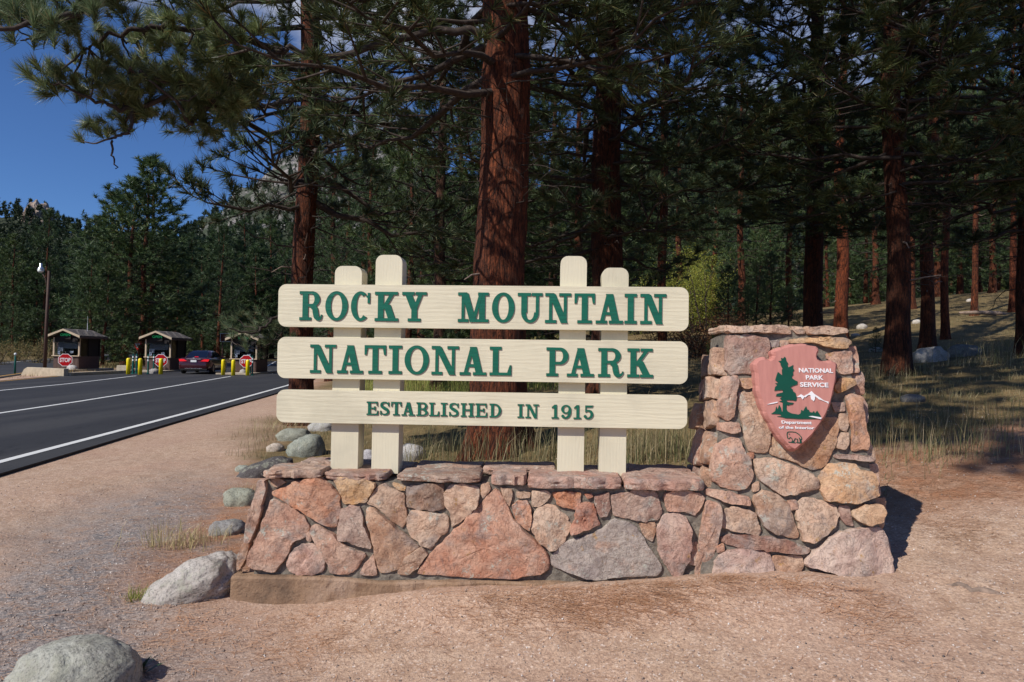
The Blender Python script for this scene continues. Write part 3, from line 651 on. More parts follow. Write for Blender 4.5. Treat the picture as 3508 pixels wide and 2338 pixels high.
TP = [(370, 500), (420, 600), (540, 300), (680, 220), (580, 640), (700, 560), (830, 430), (900, 390), (990, 140), (1160, 130), (1030, 220), (1370, 120), (1620, 110), (1550, 240), (1420, 330), (1180, 400), (1000, 600), (1100, 680), (780, 770), (750, 880), (900, 800), (1170, 560), (1300, 640), (1490, 720), (1600, 660), (1450, 940), (1240, 780), (1330, 430), (1250, 260), (880, 260), (760, 340), (1050, 480), (930, 620), (1280, 560), (1420, 520), (1560, 420), (1680, 560), (1700, 700), (960, 500), (640, 480), (860, 700), (1120, 250), (1480, 160), (1700, 200), (1600, 330), (1010, 760), (1370, 800), (1560, 800)]
TP = [(a*s_, c*s_) for a, c in TP]; rgd = np.random.default_rng(3)
for _ in range(26):
    q_ = TP[rgd.integers(0, len(TP))]; TP.append((q_[0]+rgd.normal(0, 45), q_[1]+rgd.normal(0, 35)))
DP = 7.2+rgd.uniform(-.45, .55, len(TP))+np.array([p[0]/1100 for p in TP])
bp = BIG.location
def ad(px, py, y): return at_depth(px*s_, py*s_, y)
top = Vector((bp.x-.2, bp.y-.1, 5.9))
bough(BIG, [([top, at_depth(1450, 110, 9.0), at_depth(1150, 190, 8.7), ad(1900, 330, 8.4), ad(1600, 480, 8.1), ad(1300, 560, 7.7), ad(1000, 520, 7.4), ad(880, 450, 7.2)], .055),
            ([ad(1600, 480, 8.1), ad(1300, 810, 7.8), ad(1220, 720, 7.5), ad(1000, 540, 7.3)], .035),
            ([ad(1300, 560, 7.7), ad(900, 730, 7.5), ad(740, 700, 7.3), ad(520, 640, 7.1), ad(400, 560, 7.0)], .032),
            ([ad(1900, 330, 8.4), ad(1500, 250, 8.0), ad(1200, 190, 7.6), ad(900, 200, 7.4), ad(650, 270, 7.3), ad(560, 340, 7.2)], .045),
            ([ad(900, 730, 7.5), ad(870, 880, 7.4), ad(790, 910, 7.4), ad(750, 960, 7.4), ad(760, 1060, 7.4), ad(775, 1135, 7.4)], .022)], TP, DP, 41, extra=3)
# second bough high at the frame's corner
TP2 = [(rgd.uniform(-150, 460), rgd.uniform(-120, 105)-abs(rgd.normal(0, 12))) for _ in range(34)]; TP2 = [(a, c if a < 330 else c-70) for a, c in TP2]
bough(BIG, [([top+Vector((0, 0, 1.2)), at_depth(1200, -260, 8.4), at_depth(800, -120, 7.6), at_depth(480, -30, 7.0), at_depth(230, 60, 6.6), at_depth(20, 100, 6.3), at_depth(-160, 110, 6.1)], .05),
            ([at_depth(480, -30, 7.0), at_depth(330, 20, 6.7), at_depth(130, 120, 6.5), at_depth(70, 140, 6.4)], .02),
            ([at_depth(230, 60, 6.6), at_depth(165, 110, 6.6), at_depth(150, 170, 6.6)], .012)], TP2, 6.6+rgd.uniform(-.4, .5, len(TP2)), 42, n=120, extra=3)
# low bough of the roadside pine hanging before the third booth
TB = [(763, 1109), (782, 1122), (791, 1151), (861, 1118), (891, 1163), (895, 1220), (920, 1118), (832, 1148), (844, 1188), (940, 1129), (810, 1129), (905, 1150), (930, 1165), (870, 1140), (955, 1100), (985, 1120), (1000, 1150), (960, 1180), (800, 1090), (850, 1080), (910, 1085)]
lp = LEFT.location
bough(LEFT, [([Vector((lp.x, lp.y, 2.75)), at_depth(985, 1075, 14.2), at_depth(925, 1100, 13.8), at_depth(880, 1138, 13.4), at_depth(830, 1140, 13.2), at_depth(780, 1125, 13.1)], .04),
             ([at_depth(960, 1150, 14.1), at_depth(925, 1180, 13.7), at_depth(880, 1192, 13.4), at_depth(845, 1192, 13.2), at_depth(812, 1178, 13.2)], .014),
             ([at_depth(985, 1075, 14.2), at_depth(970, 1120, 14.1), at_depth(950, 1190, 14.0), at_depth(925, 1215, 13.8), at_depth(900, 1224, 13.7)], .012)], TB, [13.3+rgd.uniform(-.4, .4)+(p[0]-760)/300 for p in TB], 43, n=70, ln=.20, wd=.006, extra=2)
# crooked dead limb of the massive pine, and the tree that shades the slope, standing behind the photographer's left shoulder
place_tree(OVER, "pine_tree", (-2.6, -3.35, gzf(-2.6, -3.35)), 0, "tall bare-trunked pine beside the viewpoint whose crown shades the slope by the pillar")

# scattered background pines
def scatter(spots, kinds, label, group, seed, s0=.85, s1=1.2, tints=((1, .9, .85), (.9, .85, .85), (1.2, 1, .9))):
    rr = random.Random(seed)
    for px, d, *k in spots:
        ms = kinds[(k[0] if k else rr.randrange(len(kinds))) % len(kinds)]; p = base_at(px, d); sc = (k[1] if len(k) > 1 else rr.uniform(s0, s1))
        place_tree(ms, "pine_tree", p, rr.uniform(0, 6.28), (k[2] if len(k) > 2 and isinstance(k[2], str) else label), group, sc, rr.choice(tints), k[2] if len(k) > 2 and not isinstance(k[2], str) else rr.uniform(.95, 1.25))
def pts_left():
    r_ = random.Random(5); out = [(345, 62, 2, 1.2, 1.3), (240, 60, 2, 1.12, 1.2), (480, 62, 1, 1.1, 1.5), (120, 72, 2, .8), (560, 61, 1, 1.08, 1.5), (640, 58, 1, 1.1), (425, 60, 0, 1.1, 1.5), (720, 70, 0, 1.2), (800, 76, 1, 1.1), (880, 90, 0, 1.1), (300, 64, 2, 1.2, 1.4), (390, 66, 0, 1.1, 1.4), (520, 68, 1, 1.2, 1.5), (620, 66, 1, 1.1, 1.4), (680, 62, 0, 1.2), (760, 68, 1, 1.15), (170, 66, 2, .95, 1.3), (40, 78, 2, .6), (-60, 70, 0, .55), (210, 82, 1, .9), (950, 95, 1, 1.0)]
    for _ in range(26): px_ = r_.uniform(-200, 800); out.append((px_, r_.uniform(78, 135), r_.randrange(3), r_.uniform(.85, 1.1)*(.62 if px_ < 230 else 1)))
    for k in range(9): out.append((-50+k*28, 101+r_.uniform(0, 12), k % 3, r_.uniform(1.05, 1.3)))
    for k in range(16): out.append((540+k*30, 113+r_.uniform(0, 16), k % 3, r_.uniform(1.25, 1.6), 1.25))
    for px_ in (275, 312, 350): out.append((px_, 53+r_.uniform(-1, 2), 2, r_.uniform(.7, .95), 1.2))
    return out
def ok_road(p): return not (left_edge(p.y)-1 < p.x < near_edge(p.y)+1) and not (ex(p.y)-10 < p.x < ex(p.y)+1.5)
scatter([q for q in pts_left() if ok_road(base_at(q[0], q[1]))], FAR, "dense green pine in the stand beyond the entrance booths", "pines beyond the entrance booths", 1)
r_ = random.Random(9)
WB = "in the woods behind the cream sign"
mid = [(1260, 30, 0, .95, "rounded green pine with low boughs between the roadside pine and the massive pine"), (1390, 26, 2, .9, "short dense pine whose boughs nearly touch the meadow behind the sign's first post pair"), (1130, 36, 1, 1.0, "tall green pine just past the straight roadside pine's trunk"), (1560, 34, 1, 1.0, "green pine crowding the massive pine's road side"), (1640, 28, 2, 1.0, "dense pine half hidden by the massive orange trunk"), (1960, 24, 0, .9, "dark bushy pine between the massive pine and the thick dark pine"), (1800, 40, 3, 1.1, "tall bare footed pine past the massive pine"), (1180, 50, 0, 1.2, "broad pine farther back at the road bend"), (1440, 48, 3, 1.1, "tall pine with bare lower trunk deep behind the meadow"), (2330, 44, 1, 1.0, "pine rising directly out of the yellow aspens"), (1050, 60, 1, 1.2, "pine at the road's far bend beyond the roadside pine"), (980, 52, 0, 1.0, "wide pine at the roadside past the third booth")]
scatter([q for q in mid if ok_road(base_at(q[0], q[1]))], MID, "", "pines behind the sign", 2)
scatter([q for q in [(r_.uniform(1000, 2200), r_.uniform(50, 110)) for _ in range(36)] if ok_road(base_at(*q))], FAR, "distant green pine in the woods behind the cream sign", "distant pines behind the sign", 3)
rt_ = [(3120, 38, 3, .9, "pine far up the slope between dark pine and dappled pine"), (2540, 36, 3, 1.0, "pine with orange foot beside the small brown shed"), (2700, 40, 0, .9, "full pine at the meadow's back edge behind the pillar"), (3000, 46, 1, .95, "pine at the back of the clearing past the bright orange pine"), (3400, 44, 0, .9, "pine at the crest of the sunny bank"), (3210, 50, 1, 1.0, "tall pine beyond the slender orange pine"), (3490, 52, 0, 1.0, "broad pine on the skyline above the sunny bank"), (2440, 52, 1, 1.0, "pine behind the red bushes and aspens"), (3640, 34, 1, 1.0, "pine on the uphill side of the dry grass clearing")]
scatter(rt_, MID, "", "pines on the grassy hillside", 4)
scatter([(r_.uniform(2250, 3900), r_.uniform(56, 115)) for _ in range(44)], FAR, "distant pine on the wooded hillside beyond the clearing", "distant pines on the hillside", 6)
# young trees behind the pillar
scatter([(2490, 29, 2, .30, "young pine next to the red bushes"), (2640, 31, 2, .34, "tallest young pine in the meadow behind the pillar"), (2560, 26, 2, .22, "small young pine before the brown shed"), (2590, 30, 0, .26, "young pine beside the tallest young pine"), (2700, 26, 2, .2, "small young pine by the dark straight pine's foot"), (3000, 20, 2, .07, "tiny pine seedling by the meadow's white rock"), (2450, 23, 2, .10, "tiny pine seedling beneath the red bushes")], MID, "", "young pines in the meadow", 7, tints=((.9, .9, .9),))

# far forest on the hills: one mass each
def forest(name, H, n, hmin, hmax, seed, rows, label):
    rg = np.random.default_rng(seed); na, nr_, _ = H.shape; Vs = []; C = []; D = []; sz = []
    for _ in range(n):
        i = rg.integers(0, na-1); j = rg.integers(rows[0], rows[1]); a, c = rg.random(2)
        p = H[i, j]*(1-a)*(1-c)+H[i+1, j]*a*(1-c)+H[i, j+1]*(1-a)*c+H[i+1, j+1]*a*c; h = rg.uniform(hmin, hmax)
        m_ = 26; f = rg.random(m_)**.8; az = rg.uniform(0, 6.28, m_); rr = h*.20*(1-f)**.8*rg.uniform(.5, 1.1, m_)+.1
        C.append(np.stack([p[0]+rr*np.cos(az)*.6, p[1]+rr*np.sin(az)*.6, p[2]+h*(.1+.9*f)], 1)); D.append(unit(np.stack([np.cos(az), np.sin(az), .5+f*1.2], 1))); sz += [h]*m_
    C = np.concatenate(C); D = np.concatenate(D); sz = np.array(sz)
    d = unit(D[:, None]+rg.normal(0, .6, (len(C), 5, 3))); side = unit(np.cross(d, rg.normal(0, 1, d.shape)))*(sz*.035)[:, None, None]; tip = d*(sz*.16)[:, None, None]
    V = np.stack([C[:, None]-side, C[:, None]+side, C[:, None]+tip], 2).reshape(-1, 3)
    o = obj(name, mesh_np(name, V, np.arange(len(V)).reshape(-1, 3)), MATS["needles_hill"]); tag(o, label, "forest", kind="stuff")
forest("forest", HL, 2100, 8, 12, 1, (3, 25), "dark conifer forest covering the hill beyond the booths")
forest("forest", HR, 1700, 8, 14, 2, (0, 25), "dark conifer forest covering the hillside beyond the clearing")
forest("forest", HM, 800, 18, 28, 3, (6, 25), "sparse conifer forest on the distant grey mountain")

# broadleaf shrubs
def shrub(seed, h, wd, n, leaf, stems=7):
    rg = np.random.default_rng(seed); P = []; Rr = []; C = []
    for s in range(stems):
        az = rg.uniform(0, 6.28); u = np.linspace(0, 1, 6); hh = h*rg.uniform(.6, 1); o = rg.normal(0, .12*wd, 2)
        Q = np.stack([o[0]+math.cos(az)*wd*.42*u**1.3+rg.normal(0, .03*h, 6)*u, o[1]+math.sin(az)*wd*.42*u**1.3+rg.normal(0, .03*h, 6)*u, hh*u-.1*(u == 0)], 1)
        P.append(Q); Rr.append(np.maximum(.004, .012*h*(1-.8*u)))
        for k in range(n//stems):
            i = rg.integers(1, 6); C.append(Q[i]+rg.normal(0, .13*wd, 3)*np.array([1, 1, .8]))
    C = np.array(C); C[:, 2] = np.maximum(C[:, 2], .05); N = len(C); a = unit(rg.normal(0, 1, (N, 3))); c = unit(np.cross(a, rg.normal(0, 1, (N, 3)))); L = leaf*rg.uniform(.6, 1.3, (N, 1))
    V = np.stack([C-a*L, C+c*L*.55, C+a*L, C-c*L*.55], 1).reshape(-1, 3)
    V1, F1 = tubes(np.array(P), np.array(Rr), 5)
    return mesh_np("stems", V1, F1, True), mesh_np("foliage", V, np.arange(len(V)).reshape(-1, 4))
def put_shrub(name, ms, mat, px, d, label, group, rz=0, sc=1.0, cat="shrub"):
    p = base_at(px, d); t = empty(name, p, label, cat, group); t.rotation_euler.z = rz; t.scale = (sc, sc, sc)
    for nm, me, m_ in (("stems", ms[0], "limb_bark"), ("foliage", ms[1], mat)):
        o = bpy.data.objects.new(nm, me); 
        if not me.materials: me.materials.append(MATS[m_])
        col.objects.link(o); o.parent = t
A1 = shrub(1, 5.5, 3.2, 5200, .06, 11); A2 = shrub(2, 4.2, 3.0, 4200, .055, 10)
for i, (px, d, sc) in enumerate(((2390, 37, .78), (2345, 41, .85), (2425, 42, .8), (2185, 40, .8), (2300, 46, .95))):
    put_shrub("aspen_tree", (A1, A2)[i % 2], "leaf_yellow", px, d, ("yellow green aspen nearest the sign's pillar end", "taller yellow green aspen behind the pine filled gap", "yellow green aspen beside the red bushes", "yellow green aspen showing past the pillar end posts", "tallest pale aspen at the back of the thicket")[i], "aspens at the meadow edge", i*1.3, sc, "tree")
Rr1 = shrub(3, 1.7, 2.0, 2200, .035, 12)
for i, (px, d, sc) in enumerate(((2410, 24, 1.0), (2455, 25, .8), (2360, 27, 1.0), (2250, 26, .9))):
    put_shrub("autumn_bush", Rr1, "leaf_red", px, d, ("rusty red bush in front of the aspens past the sign's end", "smaller rusty red bush nearest the pillar", "rusty red bush under the aspens close to the sign board", "rusty red bush glimpsed between the sign boards and posts")[i], "rusty red bushes in the meadow", i*1.7, sc)
Wl = shrub(4, 2.2, 3.0, 2400, .05, 14)
for i, (px, d, sc) in enumerate(((140, 64, 1.0), (-10, 56, .8), (60, 68, .9), (215, 66, .7))):
    put_shrub("willow_bush", Wl, "leaf_willow", px, d, ("large golden bush right behind the lamp post", "golden bush on the exit road verge by the dark car", "golden bush between lamp post and marker post", "small golden bush behind the booth with the antenna")[i], "golden bushes behind the lamp post", i*2.1, sc)

# ------------------------------------------------------------------ stone wall frame
def ground_hit(px, py):
    d = ray(px, py); y = 1.5
    while y < 260:
        p = CAM+d*(y/d.y)
        if p.z <= gzf(p.x, p.y): return p
        y *= 1.006
    return p
WA = R(3.2); WU = Vector((math.cos(WA), -math.sin(WA), 0)); WN = Vector((-math.sin(WA), -math.cos(WA), 0)); ZZ = Vector((0, 0, 1))
W0 = on_z(808, 2055)-WN*.06; W0.z = 0
def wfr(a, b_, d): return W0+WU*a+ZZ*b_+WN*d
def uz(px, py, n=0.0):
    p = on_plane(px, py, W0+WN*n, WN)-W0; return (p.dot(WU), p.z)
CR = {'a': (780, 1560, 920/2353), 'b': (1600, 1560, 900/2353), 'c': (2300, 1080, 860/1376), 'k': (2540, 1160, 380/1419), 's': (0, 0, 1)}
def px_of(c, p): o = CR[c]; return (o[0]+p[0]*o[2], o[1]+p[1]*o[2])
def resample(poly, n):
    P = [Vector(p) for p in poly]; L = [(P[(i+1) % len(P)]-P[i]).length for i in range(len(P))]; T = sum(L); out = []; i = 0; acc = 0
    for k in range(n):
        s = T*k/n
        while acc+L[i] < s: acc += L[i]; i += 1
        out.append(P[i].lerp(P[(i+1) % len(P)], (s-acc)/max(L[i], 1e-9)))
    return out
def stone(poly, fr, prot, color, seed, parent, back=-.04, n=54, relief=1.0, name="stone", label=None):
    q = resample(poly, n); q = [(q[i-1]+q[i]*3+q[(i+1) % n])/5 for i in range(n)]
    c = sum(q, Vector((0, 0)))/n; rs = random.Random(seed); tx, ty = rs.uniform(-.12, .12), rs.uniform(-.10, .14)
    size = max((p-c).length for p in q); prot = prot*rs.uniform(.85, 1.4)
    planes = [(rs.uniform(0, 6.283), rs.uniform(.15, .62), rs.uniform(.04, .22)) for _ in range(6)]
    q = [c+(p-c)*(1.0+.0045/max(.02, (p-c).length)) for p in q]
    q = [p+(p-c).normalized()*(mnoise.noise(Vector((p.x*22, p.y*22, seed)))*1.0+mnoise.noise(Vector((p.x*60, p.y*60, seed)))*.5)*min(.013, size*.09) for p in q]
    rings = [(1.0, None), (1.003, .35), (.994, .86), (.978, 1.0), (.90, 1.0), (.75, 1.0), (.60, 1.0), (.45, 1.0), (.28, 1.0), (.12, 1.0)]
    V = []; F_ = []
    for r_, k in rings:
        for p in q:
            x = c+(p-c)*r_
            if k is None: d = back
            else:
                s = Vector((x.x*7+seed*3.1, x.y*7, seed*1.7)); f1 = mnoise.fractal(s, .85, 2.1, 5); lay = math.floor((mnoise.noise(s*.6+Vector((9, 2, 5)))+tx*0)*3.2)/3.2
                d = prot*k+k*relief*min(1, size*7)*(f1*.015+lay*.013)+(tx*(x.x-c.x)+ty*(x.y-c.y))*k*.8
                for pa_, po_, ps_ in planes:
                    e_ = (x.x-c.x)*math.cos(pa_)+(x.y-c.y)*math.sin(pa_)-po_*size
                    if e_ > 0: d -= ps_*e_*k
                d = max(d, .012+.012*k)
            V.append(fr(x.x, x.y, d))
    V.append(fr(c.x, c.y, prot)); m_ = len(rings)
    for j in range(m_-1):
        for i in range(n):
            i2 = (i+1) % n; F_.append((j*n+i, j*n+i2, (j+1)*n+i2, (j+1)*n+i))
    for i in range(n): F_.append(((m_-1)*n+i, (m_-1)*n+(i+1) % n, m_*n))
    mb = MB(); mb.v = [tuple(v) for v in V]; mb.f = F_
    me = mb.mesh(name, True); me.set_sharp_from_angle(angle=R(38)); o = obj(name, me, MATS["sandstone"], parent, color)
    if label: o["label"] = label
    return o
PK, TN, OR, YL, GR, BR, LT, RD, PU = [lin(q) for q in ((197, 157, 136), (186, 150, 124), (200, 132, 94), (206, 164, 114), (164, 156, 152), (136, 110, 94), (205, 174, 150), (184, 118, 92), (166, 136, 124))]
WS = [('a', PK, [(275, 215), (335, 225), (345, 300), (290, 520), (190, 770), (140, 770), (150, 640), (215, 470), (255, 330)]),
('a', TN, [(130, 780), (190, 785), (180, 850), (110, 1000), (80, 1010), (85, 900)]), ('a', TN, [(380, 205), (450, 210), (505, 235), (440, 280), (405, 270), (378, 245)]),
('a', PK, [(370, 395), (410, 385), (560, 455), (690, 570), (720, 630), (690, 690), (660, 740), (600, 735), (565, 765), (545, 850), (490, 920), (415, 1030), (215, 985), (180, 945), (190, 880), (260, 720), (330, 560)]),
('a', OR, [(385, 320), (600, 235), (740, 195), (820, 205), (900, 260), (970, 330), (985, 480), (965, 600), (930, 635), (870, 620), (780, 570), (640, 480), (520, 420), (385, 345)]),
('a', YL, [(925, 210), (990, 195), (1050, 200), (1110, 225), (1230, 215), (1290, 250), (1275, 310), (1215, 410), (1090, 430), (1020, 420), (985, 330), (950, 270)]),
('a', PU, [(1000, 480), (1080, 445), (1165, 465), (1190, 620), (1235, 680), (1265, 780), (1260, 810), (1110, 785), (1060, 740), (975, 740), (955, 690), (980, 600)]),
('a', TN, [(1380, 245), (1440, 290), (1545, 340), (1540, 440), (1570, 510), (1560, 590), (1525, 635), (1460, 590), (1370, 510), (1330, 470), (1225, 425), (1255, 360), (1310, 290)]),
('a', YL, [(1450, 240), (1560, 275), (1550, 310), (1500, 300), (1450, 265)]), ('a', BR, [(1570, 275), (1770, 250), (1890, 250), (1895, 330), (1905, 470), (1830, 485), (1700, 475), (1575, 455)]),
('a', LT, [(1950, 260), (2080, 250), (2205, 280), (2195, 430), (2110, 520), (1965, 635), (1950, 500), (1900, 430), (1905, 330)]),
('a', LT, [(1575, 520), (1620, 485), (1900, 515), (1930, 545), (1930, 650), (1770, 820), (1700, 790), (1600, 690), (1580, 640)]),
('a', PK, [(745, 620), (800, 610), (930, 690), (1000, 770), (1120, 835), (1210, 860), (1130, 1000), (1040, 1050), (900, 1030), (890, 960), (820, 820), (770, 760), (730, 670)]),
('a', lin((200, 162, 148)), [(650, 780), (740, 785), (820, 830), (855, 930), (830, 1020), (740, 1045), (620, 1050), (540, 1010), (520, 950), (560, 850)]),
('a', PK, [(690, 690), (715, 670), (735, 740), (720, 755), (695, 740)]), ('a', PK, [(1275, 870), (1310, 1040), (1300, 1055), (1150, 1045), (1200, 960)]),
('a', TN, [(1205, 480), (1290, 465), (1340, 510), (1500, 650), (1680, 800), (1550, 900), (1500, 1000), (1330, 1035), (1310, 960), (1270, 740), (1230, 600)]),
('a', TN, [(1690, 805), (1755, 870), (1640, 1000), (1580, 1050), (1490, 1040), (1520, 960), (1560, 895)]),
('s', lin((196, 142, 116)), [(1427, 1968), (1432, 1955), (1484, 1888), (1601, 1775), (1650, 1724), (1697, 1671), (1719, 1698), (1743, 1742), (1764, 1790), (1814, 1835), (1881, 1899), (1881, 1960), (1822, 1973), (1715, 1984), (1600, 1977), (1500, 1970)]),
('b', LT, [(130, 265), (195, 260), (205, 310), (145, 390), (125, 350)]), ('b', TN, [(300, 295), (400, 310), (405, 350), (380, 460), (350, 420)]), ('b', TN, [(445, 330), (565, 335), (560, 380), (450, 380)]),
('b', LT, [(585, 320), (700, 320), (755, 350), (710, 410), (650, 460), (585, 455)]), ('b', OR, [(770, 335), (880, 320), (1015, 340), (1015, 410), (980, 480), (900, 470), (810, 440)]),
('b', RD, [(1055, 350), (1110, 345), (1125, 370), (1080, 390)]), ('b', PU, [(1140, 370), (1270, 340), (1275, 430), (1285, 470), (1255, 550), (1195, 555), (1170, 500), (1150, 450)]),
('b', OR, [(400, 450), (450, 415), (545, 410), (575, 490), (580, 570), (560, 670), (520, 650), (450, 590), (430, 540)]),
('b', LT, [(680, 450), (740, 445), (830, 490), (910, 570), (930, 620), (900, 720), (840, 810), (750, 860), (680, 800), (590, 700), (580, 600), (600, 510)]),
('b', RD, [(985, 430), (1060, 420), (1140, 440), (1160, 560), (1190, 615), (1080, 660), (930, 715), (920, 690), (960, 580), (975, 500)]),
('b', PU, [(1285, 360), (1400, 340), (1550, 315), (1700, 330), (1720, 420), (1745, 490), (1730, 565), (1640, 590), (1460, 570), (1310, 540), (1310, 440)]),
('b', PK, [(1765, 360), (1850, 310), (1990, 320), (2080, 350), (2135, 390), (2080, 480), (2045, 540), (1950, 500), (1800, 500), (1770, 430)]),
('b', GR, [(1285, 575), (1400, 590), (1510, 625), (1560, 720), (1650, 850), (1730, 960), (1750, 1040), (1700, 1085), (1500, 1085), (1340, 1085), (1250, 1110), (1090, 1100), (960, 1060), (830, 1020), (750, 985), (750, 900), (880, 780), (1090, 720), (1240, 650)]),
('b', TN, [(1540, 610), (1685, 605), (1680, 700), (1660, 775), (1600, 730), (1560, 670)]),
('b', lin((182, 148, 136)), [(1755, 545), (1860, 520), (1960, 550), (2000, 640), (2010, 800), (1990, 940), (1940, 990), (1935, 1090), (1880, 1110), (1830, 1070), (1780, 980), (1730, 900), (1700, 760), (1705, 640)]),
('b', PK, [(2130, 440), (2190, 405), (2270, 440), (2275, 540), (2240, 750), (2190, 950), (2140, 1120), (2100, 1155), (2040, 1110), (2050, 940), (2090, 700), (2110, 560)])]
wall = empty("stone_wall", tuple(W0+WU*1.4-WN*.2), "low flagstone wall with grey mortar carrying the cream sign", "wall")
zl = uz(1330, 1603, -.2)[1]; zr = uz(2105, 1618, -.2)[1]
ul = uz(812, 1965)[0]; ur = uz(2440, 1900)[0]+.15
def captop(u): return zl+(zr-zl)*(u-uz(1330, 1603, -.2)[0])/(uz(2105, 1618, -.2)[0]-uz(1330, 1603, -.2)[0])
core = [(ul+.06, -.25), (ur, -.1), (ur, captop(ur)-.055), (uz(922, 1640)[0], captop(.2)-.055)]
mb = MB(); N_ = 90
# mortar core, rough front face
def core_grid():
    rows = 34; V = []; F_ = []
    for j in range(rows+1):
        f = j/rows
        for i in range(N_+1):
            g = i/N_; l = Vector(core[0]).lerp(Vector(core[3]), f); r_ = Vector(core[1]).lerp(Vector(core[2]), f); p = l.lerp(r_, g)
            V.append(wfr(p.x, p.y, mnoise.fractal(Vector((p.x*12, p.y*12, 4)), .9, 2, 4)*.010+.008))
    for j in range(rows):
        for i in range(N_): k = j*(N_+1)+i; F_.append((k, k+1, k+N_+2, k+N_+1))
    return V, F_
V, F_ = core_grid(); mb.add(V, F_)
mb.prism(core, wfr, -.46, -.004)
o = mb.build("mortar_core", MATS["mortar"], wall)
for i, (c, colr, pl) in enumerate(WS):
    P = [uz(*px_of(c, p), .02) for p in pl]; small = len(pl) < 7
    stone(P, wfr, .024 if small else .038, colr, i+1, wall, n=30 if small else 60)
# end-face stones of the wall
def efr(a, b_, d):    # a: back along -N, b: height, d: outward (left); follows the battered end
    f = b_/.8; l = Vector(core[0]).lerp(Vector(core[3]), f); return W0+WU*(l.x-d)+ZZ*b_-WN*a
for i, (a0, a1, b0, b1) in enumerate(((.05, .24, .03, .30), (.26, .44, .02, .24), (.06, .22, .33, .55), (.24, .45, .27, .50), (.05, .42, .57, .73))):
    rs = random.Random(i+70); j = lambda: rs.uniform(-.02, .02)
    stone([(a0+j(), b0+j()), ((a0+a1)/2, b0+j()), (a1+j(), b0+j()), (a1+j(), (b0+b1)/2), (a1+j(), b1+j()), ((a0+a1)/2, b1+j()), (a0+j(), b1+j()), (a0+j(), (b0+b1)/2)], efr, .03, rs.choice([PK, TN, PU]), i+70, wall, n=30)
# coping slabs: (px left, px right, front n, top offset, thickness, colour, back n)
def slab(u0, u1, n0, n1, ztop, th, colr, seed, parent, fr0, over=.0):
    th = th*.82
    rs = random.Random(seed); n = 12; front = []; backp = []
    for k in range(n+1):
        s = k/n; u = u0+(u1-u0)*s; e = 1 if 0 < k < n else 0
        front.append((u, n1+(rs.uniform(-.022, .018) if e else -.03)))
        backp.append((u+rs.uniform(-.01, .01), n0+rs.uniform(-.02, .02)))
    ring = front+backp[::-1]; c = Vector((sum(p[0] for p in ring)/len(ring), sum(p[1] for p in ring)/len(ring))); q = resample(ring, 88); V = []; F_ = []; m_ = len(q)
    lev = [(.97, 0.0), (1.0, .22), (.985, .4), (1.004, .62), (.985, .86), (.955, 1.0), (.75, 1.02), (.45, 1.03), (.15, 1.03)]
    for r_, z in lev:
        for p in q:
            x = c+(p-c)*r_; h = mnoise.fractal(Vector((x.x*5, x.y*9, seed*2.3)), .9, 2, 5)*.010; g = mnoise.noise(Vector((p.x*18, z*9, seed)))*.008 if z < 1 else 0
            t = ztop(x.x)-th+th*z+h*(1 if z > .5 else .6); V.append(fr0(x.x, t, x.y+g))
    for j in range(len(lev)-1):
        for i in range(m_): i2 = (i+1) % m_; F_.append((j*m_+i, j*m_+i2, (j+1)*m_+i2, (j+1)*m_+i))
    F_.append(tuple(range(m_))[::-1]); F_.append(tuple((len(lev)-1)*m_+i for i in range(m_)))
    mb = MB(); mb.v = [tuple(v) for v in V]; mb.f = F_; me = mb.mesh("coping_stone", True); me.set_sharp_from_angle(angle=R(40)); return obj("coping_stone", me, MATS["sandstone"], parent, colr)
def su(c, x, y): return uz(*px_of(c, (x, y)), .05)[0]
CP = [(su('a', 308, 170), su('a', 812, 170), .075, .055, lin((186, 154, 134))), (su('a', 822, 150), su('a', 1378, 150), .03, .05, lin((160, 124, 110))),
      (su('a', 1478, 190), su('a', 2212, 190), .065, .05, lin((158, 128, 112))), (su('b', 212, 230), su('b', 535, 230), .05, .075, lin((180, 140, 124))),
      (su('b', 540, 250), su('b', 1388, 250), .07, .085, lin((182, 144, 130))), (su('b', 1408, 240), su('b', 2132, 240), .07, .08, lin((184, 148, 134)))]
for i, (a, c, nf, th, cl) in enumerate(CP): slab(a, c, -.24, nf, lambda u, i=i: captop(u)+(.012, -.004, 0, .012, .006, .004)[i], th, cl, i+5, wall, wfr)
CB = [(su('a', 470, 60), su('a', 905, 60), (.42, .29, .23)), (su('a', 915, 60), su('a', 1530, 60), (.36, .28, .25)), (su('a', 1545, 60), su('b', 80, 100), (.38, .26, .2)), (su('b', 95, 100), su('b', 800, 100), (.42, .26, .2)), (su('b', 815, 100), su('b', 1480, 100), (.4, .27, .22)), (su('b', 1495, 100), su('b', 2110, 100), (.42, .28, .23))]
for i, (a, c, cl) in enumerate(CB): slab(a, c, -.50, -.255, lambda u, i=i: captop(u)+(.02, .0, .008, .01, -.002, .008)[i], .06, cl, i+25, wall, wfr)
